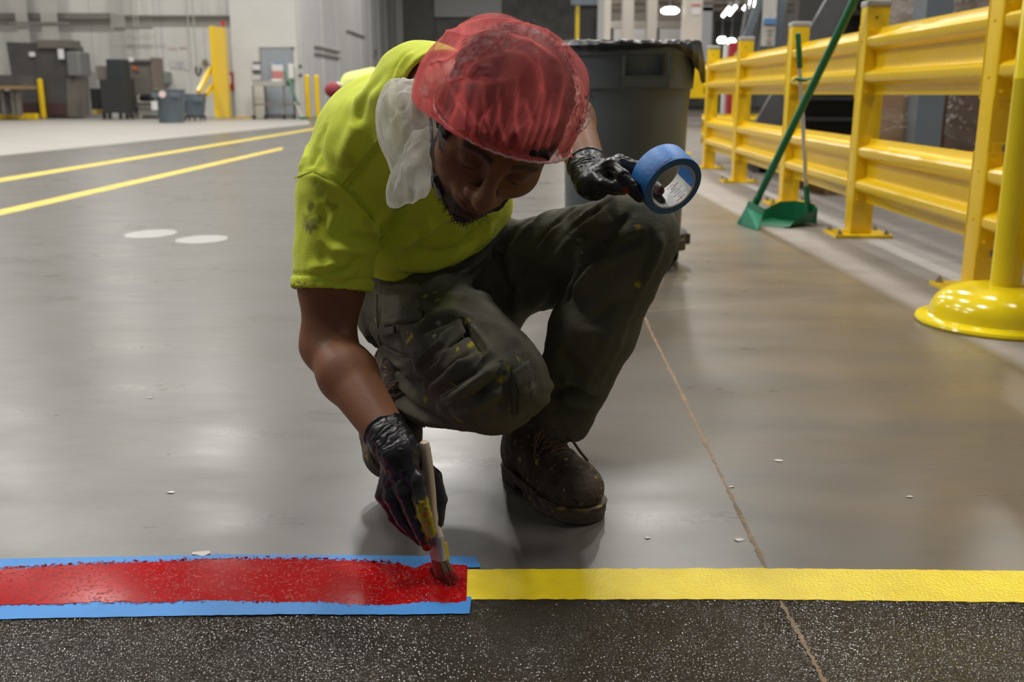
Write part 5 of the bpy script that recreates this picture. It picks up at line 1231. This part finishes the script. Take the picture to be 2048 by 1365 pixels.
# ---- left glove on the knee
w1 = J['LW']
lt_ = [W(1188, 366, 1.655), W(1205, 372, 1.640), W(1230, 376, 1.632), W(1247, 378, 1.630)]
li = [W(1222, 334, 1.655), W(1246, 352, 1.630), W(1266, 374, 1.622), W(1284, 394, 1.622)]
lm = [W(1240, 326, 1.672), W(1272, 336, 1.676), W(1300, 362, 1.672), W(1319, 382, 1.650)]
lr = [W(1234, 333, 1.690), W(1268, 352, 1.700), W(1298, 385, 1.690), W(1322, 402, 1.655)]
lp = [W(1222, 345, 1.702), W(1246, 366, 1.712), W(1266, 384, 1.705), W(1280, 396, 1.69)]
glL = glove(w1, J['LE'],
    [(li[0], .020, .0135), (lm[0], .019, .0130), (lr[0], .018, .012), (lp[0], .017, .011), (lt_[0], .019, .0165)],
    [(li, [.012, .011, .0100, .0088]), (lm, [.0118, .0105, .0098, .0085]), (lr, [.011, .0102, .0095, .0082]), (lp, [.010, .0095, .0085, .0075]), (lt_, [.0155, .0130, .0118, .0095])],
    .0330, tints=[(lt_[3]+V(.004, -.008, 0), .007, (.35, .015, .01), .8), (lm[3]+V(.0, -.01, 0), .010, (.10, .02, .015), .6), (lr[3], .008, (.10, .02, .015), .6)],
    fold_items=[([(1195, 330), (1215, 322), (1240, 325)], .003, .002), ([(1190, 345), (1215, 338), (1235, 345)], .003, -.002), ([(1240, 352), (1250, 346), (1258, 350)], .002, -.0018), ([(1180, 340), (1190, 355), (1195, 370)], .003, .002), ([(1262, 372), (1270, 366), (1276, 368)], .002, -.0016)], seed=9)

# ------------------------------------------------------------------ boots
M_leather = mat('worn_brown_leather', (.075, .045, .028), rough=.62, spec=.35, attr='tint', noise=.4, nscale=40, bump=.3, bscale=180)
M_sole = mat('boot_sole', (.075, .052, .036), rough=.7, noise=.35, nscale=45, bump=.3, bscale=150, attr='tint')
M_lace = mat('brown_lace', (.15, .085, .045), rough=.75, bump=.4, bscale=500)
def boot(O, d, up, tint_seed, flex=0.):
    d = nrm(d); up = nrm(up-d*np.dot(up, d)); s = np.cross(up, d); R_ = np.stack([d, s, up])
    loc = lambda p: (p-O)@R_.T
    wld = lambda q: np.asarray(q, float)@R_+O
    def outline(q, g=0.):
        c = [(.040, 0, .036), (.105, -.004, .034), (.195, 0, .050), (.240, .004, .046)]
        P = q[:, :2]; dd = None
        for i in range(3):
            a = V(*c[i][:2]); b = V(*c[i+1][:2]); e = s_cap(P, a, b, c[i][2]+g, c[i+1][2]+g); dd = e if dd is None else smin(dd, e, .01)
        return dd
    def f_up(p):
        q = loc(p)
        u = s_ell(q, V(.045, 0, .055), (.047, .041, .06))
        u = smin(u, s_cap(q, V(.060, 0, .075), V(.074, 0, .175), .043, .049), .03)
        u = smin(u, s_ecap(q, V(.10, 0, .078), V(.205, 0, .054), .048, .046, V(0, 0, 1), .95), .03)
        u = smin(u, s_ell(q, V(.228, .002, .050), (.062, .052, .046)), .02)
        u = smin(u, s_ell(q, V(.150, 0, .045), (.07, .047, .04)), .02)
        u = smax(u, q[:, 2]-.165, .004)
        u = smax(u, -s_cap(q, V(.068, 0, .12), V(.080, 0, .25), .034, .043), .004)
        u = smin(u, smax(np.abs(s_cap(q, V(.06, 0, .08), V(.074, 0, .16), .044, .0485))-.002, np.abs(q[:, 2]-.158)-.006, .002), .004)
        return smax(u, .018-q[:, 2], .003)
    def f_sole(p):
        q = loc(p); a = outline(q, .004)
        slab_ = smax(a, np.abs(q[:, 2]-.020)-.009, .003)
        welt = smax(outline(q, .0065), np.abs(q[:, 2]-.0285)-.0028, .002)
        heel = smax(smax(outline(q, .004), q[:, 0]-.085, .004), np.abs(q[:, 2]-.014)-.014, .003)
        fore = smax(smax(outline(q, .003), .115-q[:, 0], .006), np.abs(q[:, 2]-.011)-.011, .003)
        return smin(smin(slab_, welt, .001), smin(heel, fore, .004), .004)
    cs = np.array([wld((a, b, c)) for a in (-.02, .31) for b in (-.08, .08) for c in (-.01, .22)])
    v, f = surface(f_up, cs.min(0), cs.max(0), .0026); n = grad(f_up, v); q = loc(v)
    # seams: toe cap line, quarter seam, heel strip; creases where the boot bends
    def line(q, x0, y_, k, w): return np.exp(-((q[:, 0]-x0-k*q[:, 2]-y_*q[:, 1]**2)/w)**2)
    disp = -.0014*line(q, .125, 0, .35, .0022)*(q[:, 2] < .12)-.0014*line(q, .040, 0, .05, .0022)-.0016*line(q, .100, 0, -.1, .003)*(q[:, 2] > .09)*(np.abs(q[:, 1]) > .018)
    disp += .0022*np.sin(q[:, 0]*260+3*vnoise(v, 9, 4))*sstep(.145, .16, q[:, 0])*sstep(.205, .19, q[:, 0])*(q[:, 2] > .05)
    disp += .0012*vnoise(v, 22, 7)
    v = v+n*disp[:, None]
    c = np.tile(V(.070, .043, .028), (len(v), 1)); nz_ = vnoise(v, 16, tint_seed, 4)
    c = blendc(c, np.clip(.35+.7*nz_, 0, .8)*sstep(.10, .22, q[:, 0]), (.135, .105, .075))
    c = blendc(c, np.clip(.8*vnoise(v, 30, tint_seed+1, 3)-.15, 0, .8)*sstep(.10, .2, q[:, 0]), (.03, .028, .024))
    c = blendc(c, sstep(.80, .92, vnoise(v, 34, tint_seed+2, 2))*(q[:, 0] > .1)*(q[:, 2] < .12)*.9, (.55, .42, .02))
    c = blendc(c, sstep(.8, .95, vnoise(v, 55, tint_seed+5, 2))*(q[:, 0] > .05)*.5, (.45, .40, .34))
    up_ = mesh_obj('boot', v, f, M_leather, painter, cols=c)
    v2, f2 = surface(f_sole, cs.min(0), cs.max(0), .0022); q2 = loc(v2)
    c2 = np.tile(V(.085, .058, .040), (len(v2), 1))
    c2 = blendc(c2, sstep(.6, .7, vnoise(v2, 30, tint_seed+3, 2))*(q2[:, 0] > .15)*.9, (.55, .42, .02)); c2 = blendc(c2, np.clip(.5+.8*vnoise(v2, 18, 6), 0, .7), (.15, .115, .085))
    mesh_obj('sole', v2, f2, M_sole, up_, cols=c2)
    # tongue ridge + laces
    lc = MB()
    def onup(x, y, lift=.002):
        z0 = np.linspace(.04, .20, 80); P = np.array([wld((x-.35*(z-.08) if False else x, y, z)) for z in z0]); dd = f_up(P); k = np.where(dd < 0)[0]
        return V(x, y, (z0[k[-1]] if len(k) else .1)+lift)
    xs = [.138, .152, .166, .181]
    for i, x in enumerate(xs):
        pts = [onup(x+.004*(1-abs(t))*0, .021*t, .0022) for t in (-1, -.6, -.2, .2, .6, 1)]
        lc.tube([wld(q_) for q_ in pts], .0026, 6)
        if i < 3:
            for sg in (1, -1):
                lc.tube([wld(onup(x+(xs[i+1]-x)*(.5+.5*t), sg*.020*t, .004)) for t in (-1, -.5, 0, .5, 1)], .0026, 6)
    b0 = V(.108, 0, .150)
    for sh in range(3):
        z = .105+.016*sh; fr = .124+.002*sh
        lc.tube([wld((fr-.004*abs(t)**2*5, .030*t, z)) for t in (-1, -.5, 0, .5, 1)], .002, 6)
    kx = V(.132, 0, .128)
    def loop(sg, ln, dr):
        return [wld(kx+V(a, sg*b, c)) for a, b, c in ((0, 0, 0), (.010, ln*.4, .008), (.016, ln, .002-dr*.3), (.018, ln*.9, -.012-dr*.5), (.012, ln*.4, -.004), (0, 0, 0))]
    lc.tube(loop(1, .040, .02), .0027, 6); lc.tube(loop(-1, .034, .02), .0027, 6)
    lc.tube([wld(kx+V(a, b, c)) for a, b, c in ((0, 0, 0), (.02, .018, .002), (.038, .034, -.014), (.055, .042, -.034), (.072, .047, -.046))], .0026, 6)
    lc.tube([wld(kx+V(a, b, c)) for a, b, c in ((0, 0, 0), (.012, -.02, .0), (.020, -.036, -.016), (.030, -.042, -.032))], .0026, 6)
    lc.build('laces', M_lace, up_, smooth=True)
    return up_
H0 = F(1003, 940)+V(.022, -.012, 0); T0 = F(1192, 1057)+V(-.005, .01, 0)
dB = nrm(T0-H0)
boot(H0+V(0, 0, .0005), dB, V(0, 0, 1), 3)
dR = nrm(V(.02, -.66, -.60)); uR = nrm(V(.42, -.42, .62)); uR = nrm(uR-dR*np.dot(uR, dR))
toeR = F(765, 980); OR = V(toeR[0], toeR[1], .045)-dR*.285
boot(OR-V(0, 0, .02), dR, uR, 13)

# ------------------------------------------------------------------ hair, beard, nets
M_hair = mat('black_hair', (.014, .009, .007), rough=.6, spec=.3, sheen=.1)
def sd_hair(p):
    q = hl(p)
    d = s_ell(q, V(0, .042, -.014), (.079, .072, .087))
    d = smin(d, s_ell(q, V(.022, .040, .078), (.034, .017, .014)), .015)
    face = s_ell(q, V(0, -.015, .075), (.060, .066, .06))
    d = smax(d, -face, .012)
    d = smax(d, -((q-V(0, .015, -.0115))@V(0, .906, -.424)+.012), .008)
    fr = s_ell(q, V(.024, .041, .0815), (.030, .013, .0105))
    fr = smin(fr, s_ell(q, V(-.066, .010, .045), (.010, .022, .016)), .006)
    return smin(d, fr, .008)*HS
hc_ = hw((0, .04, -.01))
hv, hf_ = surface(sd_hair, hc_-.15, hc_+.15, .0028); hn = grad(sd_hair, hv)
hv = hv+hn*(.003*vnoise(hv, 22, 3, 3)+.0018*vnoise(hv, 75, 5, 2))[:, None]
hm = MB(); rr = random.Random(8)
def curl(base, dirn, length, rad, turns, r, mb, seg=16):
    dirn = nrm(dirn); a = nrm(np.cross(dirn, V(rr.random(), rr.random(), rr.random()+.1))); b = np.cross(dirn, a); ph = rr.random()*6.28
    pts = [base+dirn*length*(i/seg)+(a*math.cos(ph+turns*6.283*i/seg)+b*math.sin(ph+turns*6.283*i/seg))*rad*min(1, i/4) for i in range(seg+1)]
    mb.tube(pts, r, 3, caps=False)
for i in range(420):
    t = nrm(V(rr.gauss(0, 1), rr.gauss(.6, 1), rr.gauss(0, 1))); q0 = V(0, .046, -.018)+t*V(.077, .070, .084)
    if (q0-V(0, .015, -.0115))@V(0, .906, -.424) < .012: continue
    curl(hw(q0), hM_t if False else (t@HM), rr.uniform(.004, .011), rr.uniform(.002, .005), rr.uniform(.8, 2.2), .0004, hm, 12)
for i in range(34):   # stray strands at his left temple
    q0 = V(.078, rr.uniform(.03, .09), rr.uniform(-.03, .04)); curl(hw(q0), nrm(hw(q0)-hw((0, .04, 0))), rr.uniform(.008, .016), rr.uniform(.003, .007), rr.uniform(.7, 1.6), .00045, hm, 14)
nh = len(hv); allv = np.concatenate([hv, np.array(hm.v)])
faces = [tuple(f) for f in hf_]+[tuple(i+nh for i in f) for f in hm.f]
hair = mesh_obj('hair', allv, faces, M_hair, painter)
bm_ = MB()
for i in range(520):
    x = rr.gauss(0, .021); x = max(-.052, min(.052, x)); k = abs(x)/.05
    q0 = V(x, -.100+.030*k*k+rr.uniform(-.006, .007), .080-.045*k*k+rr.uniform(-.014, .008)-.004)
    dq = V(x*5+rr.uniform(-.5, .5), -1.0, .45+rr.uniform(-.5, .5)); curl(hw(q0), (nrm(dq))@HM, rr.uniform(.008, .022), rr.uniform(.0015, .0035), rr.uniform(1, 2.6), .00045, bm_, 13)
def sd_beard(p):
    q = hl(p); m = q.copy(); m[:, 0] = np.abs(m[:, 0])
    d = s_chain(m, [V(.062, -.030, .020), V(.054, -.062, .028), V(.038, -.086, .050), V(0, -.099, .073)], [.004, .008, .014, .020], .01)
    d = smax(d, -s_ell(q, V(0, -.056, .105), (.030, .020, .03)), .006)
    return d*HS
dv, df = surface(sd_beard, hw((0, -.07, .04))-.13, hw((0, -.07, .04))+.13, .0026); dn_ = grad(sd_beard, dv)
dv = dv+dn_*(.0016*vnoise(dv, 60, 2, 2)+.001*vnoise(dv, 120, 6, 2))[:, None]
nd = len(dv); beard = mesh_obj('beard', np.concatenate([dv, np.array(bm_.v)]), [tuple(f) for f in df]+[tuple(i+nd for i in f) for f in bm_.f], M_hair, painter)

M_net = net_mat('red_spunbond', (.97, .21, .205), .34, .97)
M_wnet = net_mat('white_spunbond', (.84, .84, .78), .22, .8)
camR, camU, camT = V(1, 0, 0), V(0, _sp, _cp), V(0, -_cp, _sp)
# hairnet: a balloon gathered into an elastic ring
nB = nrm(V(-.10, .906, -.424)@HM)                      # pole of the balloon, in world
bc = hw((0, .015, -.0115))-V(0, _sp, _cp)*.026; cN = HC+camR*.003+camU*.026+camT*.020
e1 = nrm(hL-nB*np.dot(hL, nB)); e2 = np.cross(nB, e1); e2 = e2 if np.dot(e2, hF) > 0 else -e2
NP, NT = 360, 90; nv = []; nc = []
prng = np.random.RandomState(12)
ph = np.linspace(0, 2*np.pi, NP, endpoint=False)
ple = sum(a*np.cos(k*ph+prng.rand()*6.28) for k, a in ((9, .5), (14, .9), (21, 1.), (29, .9), (43, .4), (67, .2)))/2.2
ple2 = sum(a*np.cos(k*ph+prng.rand()*6.28) for k, a in ((5, 1.), (8, .9), (11, .7)))/1.8
for j in range(NT):
    s = j/(NT-1); th_ = min(s/.80, 1)*math.radians(104)
    for i in range(NP):
        c_, s_ = math.cos(ph[i]), math.sin(ph[i])
        dr = nB*math.cos(th_)+(e1*c_+e2*s_)*math.sin(th_)
        cd = V(dr@camR, dr@camU, dr@camT)
        # uneven ellipsoid, baggy at the back (upper left) and sagging at the lower right
        rad = 1/math.sqrt((cd[0]/.1125)**2+(cd[1]/.1015)**2+(cd[2]/.122)**2)
        rad *= 1+.09*max(0, -cd[0]*.8+cd[1]*.25)+.06*max(0, cd[0]*.7-cd[1]*.7)
        P = cN+dr*rad
        B_ = bc+e1*c_*.092*HS+e2*s_*.108*HS+nB*(.036*HS if False else .0)+nB*(.030*s_)*HS*0
        if s > .70:
            t = (s-.70)/.30; t = t**1.6; t = t*t*(3-2*t); P = P*(1-t)+B_*t
        wv = sstep(.05, .9, s); 
        am = .0003+.0052*float(sstep(.38, .9, s))
        P = P+dr*(am*ple[int(i+9*math.sin(2.2*s+ph[i]*2)+5*math.sin(5*s+ph[i]*5)) % NP]*(1-.55*(s > .97))+.0065*ple2[i]*math.sin(math.pi*min(s, 1)))
        nv.append(P); nc.append(0)
nv = np.array(nv); w_ = vnoise(nv, 9, 31, 3)
ang = np.tile(np.arange(NP), NT); ss = np.repeat(np.linspace(0, 1, NT), NP)
grd = np.abs(np.roll(ple, 1)-ple)[ang]*8
den = np.clip(.34*np.clip(w_, 0, 1)+sstep(.42, .95, ss)*(.55*np.clip(grd-.6, 0, 1)+.30*np.clip(ple[ang], 0, 1)**2)+.25*sstep(.9, 1, ss), 0, 1)
cr = np.exp(-(vnoise(nv, 4.5, 77, 2)/.045)**2)*.55+np.exp(-(vnoise(nv, 3.3, 5, 2)/.03)**2)*.4
den = np.clip(den+cr*.8, 0, 1)
nv = nv+((nv-cN)/np.linalg.norm(nv-cN, axis=1, keepdims=True))*((cr*.0014)+(.009*vnoise(nv, 5, 14, 2)*np.sin(np.pi*np.clip(ss*1.15, 0, 1))))[:, None]
# sharper folds, each a ridge of doubled cloth
rel = nv-V(0, 0, CAM_H); dep = rel@V(0, _cp, -_sp); PX_ = 1024+FPX*rel[:, 0]/dep; PY_ = 682.5-FPX*(rel@camU)/dep
frontv = (nv-cN)@nrm(-rel.mean(0)) > -.01
for pl in ([(925, 170), (915, 215), (902, 245)], [(962, 150), (972, 225), (986, 275)], [(998, 180), (998, 240), (1016, 292)], [(1036, 160), (1030, 230), (1042, 303)], [(1072, 110), (1086, 190), (1070, 262), (1052, 306)],
           [(1126, 160), (1112, 235), (1086, 314)], [(895, 166), (925, 160), (1012, 163)], [(876, 105), (902, 170), (942, 245)], [(938, 110), (925, 190), (962, 258)], [(1102, 190), (1090, 250), (1068, 312)],
           [(852, 130), (895, 125), (945, 85)], [(842, 190), (870, 200), (905, 240)], [(1050, 200), (1060, 240), (1045, 290)], [(985, 210), (960, 240), (975, 268)], [(1145, 220), (1135, 270), (1105, 320)], [(880, 60), (930, 75), (1000, 60)], [(1008, 70), (1060, 85), (1110, 120)]):
    bd_ = np.full(len(nv), 99.); tt = np.zeros(len(nv))
    for i in range(len(pl)-1):
        a = np.array(pl[i], float); ab = np.array(pl[i+1], float)-a; t = np.clip(((PX_-a[0])*ab[0]+(PY_-a[1])*ab[1])/(ab@ab), 0, 1)
        d = np.hypot(PX_-a[0]-t*ab[0], PY_-a[1]-t*ab[1]); m_ = d < bd_; bd_[m_] = d[m_]; tt[m_] = ((i+t)/(len(pl)-1))[m_]
    g_ = np.exp(-(bd_/3.6)**2)*frontv*np.clip(np.sin(np.pi*np.clip(tt, .05, .95))*2, 0, 1); g2 = np.exp(-(bd_/11)**2)*frontv
    nv = nv+((nv-cN)/np.linalg.norm(nv-cN, axis=1, keepdims=True))*(g_*.0026+g2*.0018)[:, None]; den = np.clip(den+g_*.75, 0, 1)
nf = [(j*NP+i, j*NP+(i+1) % NP, (j+1)*NP+(i+1) % NP, (j+1)*NP+i) for j in range(NT-1) for i in range(NP)]
hnet = mesh_obj('hairnet', nv, np.array(nf), M_net, painter, cols=np.stack([den]*3, 1))
el = MB(); el.tube([bc+e1*math.cos(a)*.0925*HS+e2*math.sin(a)*.1085*HS+nB*.0008*math.sin(a*40) for a in np.linspace(0, 2*math.pi, 120)], .0016, 5, caps=False)
el.build('elastic_band', mat('pink_elastic', (.78, .50, .48), rough=.7), hnet, smooth=True, label='pale pink elastic edge')
# beard net: slack white pouch pushed down round the neck
def pouch(cen, axes, seed, amp):   # slack, creased bag
    NPp, NTt = 150, 90; out = []
    for j in range(NTt):
        t = math.pi*(j+.5)/NTt
        for i in range(NPp):
            a = 2*math.pi*i/NPp; out.append(nrm(V(math.sin(t)*math.cos(a), math.cos(t), math.sin(t)*math.sin(a))))
    D_ = np.array(out); P = cen+D_[:, :1]*axes[0]+D_[:, 1:2]*axes[1]+D_[:, 2:]*axes[2]
    w1_ = vnoise(P*V(1, 1, .45), 9, seed, 3); w2_ = vnoise(P*V(1, 1, .3), 22, seed+1, 2)
    nn = (P-cen)/np.linalg.norm(P-cen, axis=1, keepdims=True)
    P = P+nn*(amp*(.9-1.8*np.abs(w1_))+amp*.45*(.6-1.6*np.abs(w2_)))[:, None]
    c = np.clip(.25+.5*np.exp(-(w1_/.12)**2)+.45*np.exp(-(w2_/.15)**2), 0, 1)
    f = [(j*NPp+i, j*NPp+(i+1) % NPp, (j+1)*NPp+(i+1) % NPp, (j+1)*NPp+i) for j in range(NTt-1) for i in range(NPp)]
    return P, f, c
P1, f1, c1 = pouch(W(822, 268, 1.50), (camR*.038+camU*-.004, camU*.070+camR*-.008, camT*.045), 3, .014)
P2, f2, c2 = pouch(W(832, 338, 1.475), (camR*.036+camU*.006, camU*.048+camR*.014, camT*.036), 8, .013)
nb_ = len(P1)
bnet = mesh_obj('beard_net', np.concatenate([P1, P2]), np.array(f1+[tuple(i+nb_ for i in f) for f in f2]), M_wnet, painter, cols=np.stack([np.concatenate([c1, c2])]*3, 1))
bb = MB(); bb.tube([W(848, 172, 1.50), W(856, 215, 1.475), W(861, 260, 1.455), W(864, 310, 1.44), W(868, 360, 1.43), W(880, 396, 1.425)], .0035, 6)
bb.build('elastic_band', mat('grey_elastic', (.50, .49, .45), rough=.8, noise=.5, nscale=150), bnet, smooth=True)

# ------------------------------------------------------------------ paintbrush
bd = nrm(BR_T-BR_H); bt = empty('paintbrush', BR_T, label='wooden paintbrush with red-wet bristles held upright on the red line', cat='paintbrush')
wide = nrm(cam_dir(.55, 0, .6)-bd*np.dot(cam_dir(.55, 0, .6), bd)); thin = np.cross(bd, wide)
L_ = np.linalg.norm(BR_T-BR_H)
def slabs(name, secs, m, parent, n=20):
    mb = MB()
    for t, a, b in secs:
        c = BR_H+bd*t
        for k in range(n):
            an = 6.2832*k/n; ca, sa = math.cos(an), math.sin(an); e_ = .55
            mb.v.append(tuple(c+wide*a*math.copysign(abs(ca)**e_, ca)+thin*b*math.copysign(abs(sa)**e_, sa)))
    m_ = len(secs); mb.f = [(i*n+k, i*n+(k+1) % n, (i+1)*n+(k+1) % n, (i+1)*n+k) for i in range(m_-1) for k in range(n)]+[tuple(range(n-1, -1, -1)), tuple(range((m_-1)*n, m_*n))]
    return mb.build(name, m, parent, smooth=True)
M_wood = mat('pale_beech', (.72, .57, .42), rough=.4, noise=.2, nscale=18, coat=.3)
hd = slabs('handle', [(0, .003, .003), (.003, .0070, .0060), (.012, .0088, .0068), (.04, .0098, .0072), (.08, .0090, .0068), (.11, .0066, .0058), (L_-.090, .0085, .0062), (L_-.078, .0130, .0068), (L_-.072, .0140, .007)], M_wood, bt)
slabs('ferrule', [(L_-.073, .0150, .0078), (L_-.070, .0155, .0082), (L_-.066, .0150, .0078), (L_-.040, .0155, .0080), (L_-.037, .0160, .0084), (L_-.034, .0155, .008)], mat('tin_ferrule', (.55, .54, .52), rough=.38, metal=.55, noise=.3, nscale=40), bt)
slabs('paint_drip', [(L_-.060, .0030, .0085), (L_-.030, .0034, .0087)], mat('yellow_drip', (.6, .47, .02), rough=.4), bt, 8).location += Vector((.010, -.002, 0))
def bristles(name, n, m, rng, t0, t1, spread, seed):
    r = random.Random(seed); mb = MB()
    for i in range(n):
        a = r.uniform(-1, 1); b = r.uniform(-1, 1)
        p0 = BR_H+bd*t0(L_)+wide*a*.0135+thin*b*.0065
        tip = BR_T+wide*a*spread*.020+thin*b*.012+V(.006, 0, .0)
        tip[2] = max(.0035, tip[2]+r.uniform(0, .006)); midp = (p0+tip)/2+wide*a*.003
        pts = [p0, midp, tip]
        if t1 < 1: pts = [p0, p0*.4+midp*.6, midp*.6+tip*.4]
        mb.tube(pts, [.0005, .0005, .0003], 3, caps=False)
    return mb.build(name, m, bt, smooth=True, kind='stuff')
slabs('bristle_core', [(L_-.036, .0140, .0068), (L_-.020, .0140, .0072), (L_-.010, .0130, .0070), (L_-.004, .0105, .0055)], mat('bristle_red', (.30, .012, .01), rough=.4), bt)
bristles('bristles', 300, mat('tan_bristle', (.28, .19, .10), rough=.6), None, lambda L: L-.036, .5, 1., 2)
bristles('bristles', 420, MATS['bristle_red'], None, lambda L: L-.022, 1, 1.5, 3)

# ------------------------------------------------------------------ roll of blue tape held on the knee
tax = cam_dir(.40, -.62, .68); tc_ = W(1347, 374, 1.625)
tr_ = empty('tape_roll', tc_-tax*.024, label='thick roll of blue masking tape held in his left glove on the raised knee', cat='tape roll')
M_roll = mat('blue_tape_roll', (.022, .175, .52), rough=.5, noise=.12, nscale=30, bump=.1, bscale=150)
M_rolls = mat('blue_tape_layers', (.012, .10, .26), rough=.55, noise=.2, nscale=60)
c0 = tc_-tax*.048
MB().lathe(c0, [(.0405, 0), (.0515, 0), (.0520, .001), (.0520, .047), (.0515, .048), (.0405, .048), (.0405, 0)], 72, tax).build('tape_windings', M_roll, tr_, smooth=True)
MB().lathe(c0, [(.0415, .0481), (.0508, .0481), (.0508, .0484), (.0415, .0484), (.0415, .0481)], 72, tax).build('winding_edge', M_rolls, tr_, smooth=True)
MB().lathe(c0, [(.0385, -.0004), (.0404, -.0004), (.0404, .0486), (.0385, .0486), (.0385, -.0004)], 72, tax).build('cardboard_core', mat('core_board', (.50, .42, .30), rough=.8), tr_, smooth=True)
u_ = nrm(np.cross(tax, V(0, 1, 0))); w_2 = np.cross(tax, u_)
def arc_sheet(a0, a1, h0, h1, r, name, m, parent, n=40):
    mb = MB()
    for i in range(n+1):
        a = a0+(a1-a0)*i/n; e = u_*math.cos(a)+w_2*math.sin(a)
        for h, rr_ in ((h0, r), (h1, r), (h1, r-.0003), (h0, r-.0003)): mb.v.append(tuple(c0+tax*h+e*rr_))
    for i in range(n):
        a = 4*i
        for q in range(4): mb.f.append((a+q, a+4+q, a+4+(q+1) % 4, a+(q+1) % 4))
    mb.f += [(3, 2, 1, 0), (4*n, 4*n+1, 4*n+2, 4*n+3)]
    return mb.build(name, m, parent, smooth=True)
M_lab = mat('white_core_label', (.72, .72, .70), rough=.6)
lab = arc_sheet(0, 6.25, .001, .047, .0384, 'core_label', M_lab, tr_, 60)
# which angles face the viewer inside the hole: lower right is the white print, upper part blue
def ang_of(px, py):
    v_ = W(px, py, 1.60)-W(1347, 374, 1.60); return math.atan2(v_@w_2, v_@u_)
aw = ang_of(1372, 402); ab_ = ang_of(1372, 345)
arc_sheet(ab_-1.05, ab_+.55, .0015, .0465, .0380, 'blue_label_panel', mat('blue_label', (.03, .17, .50), rough=.5), tr_, 30)
def arc_text(txt, a, h, size, m, parent, flip=1):
    cu = bpy.data.curves.new('print', 'FONT'); cu.body = txt; cu.size = size; cu.extrude = .0001; cu.align_x = 'CENTER'
    ob = bpy.data.objects.new('tmp', cu); SC.collection.objects.link(ob)
    me = bpy.data.meshes.new_from_object(ob.evaluated_get(bpy.context.evaluated_depsgraph_get())); bpy.data.objects.remove(ob)
    co = np.zeros(len(me.vertices)*3); me.vertices.foreach_get('co', co); co = co.reshape(-1, 3)
    r = .0377; an = a+flip*co[:, 0]/r
    P = c0+np.outer(h+flip*co[:, 1], tax)+r*(np.outer(np.cos(an), u_)+np.outer(np.sin(an), w_2))-.0*co[:, 2:]
    f = [tuple(p.vertices) for p in me.polygons]
    return mesh_obj('print', P, f, m, parent, smooth=False)
M_ink = mat('grey_ink', (.08, .08, .09), rough=.6)
M_inkr = mat('red_ink', (.35, .05, .04), rough=.6)
for i, (tx, sz, mm_) in enumerate([('Original', .0058, M_inkr), ('lllll ll lllll lll llll', .0032, M_ink), ('lll lllll ll lllll llll', .0032, M_ink), ('llll lll lllllll ll lll', .0032, M_ink), ('ll lllll llll lllll l', .0032, M_ink), ('Original', .0052, M_inkr), ('llll ll lllll lll', .0030, M_ink)]):
    arc_text(tx, aw+(.12 if i % 2 else -.05), .040-.0058*i, sz, mm_, lab)
MB().tube([tc_+(u_*math.cos(a)+w_2*math.sin(a))*.0522-tax*.012*(.6+.4*math.sin(3*a)) for a in np.linspace(ang_of(1300, 330), ang_of(1330, 315), 4)], .0006, 5).build('paint_smear', mat('dried_red', (.35, .02, .02), rough=.6), tr_)
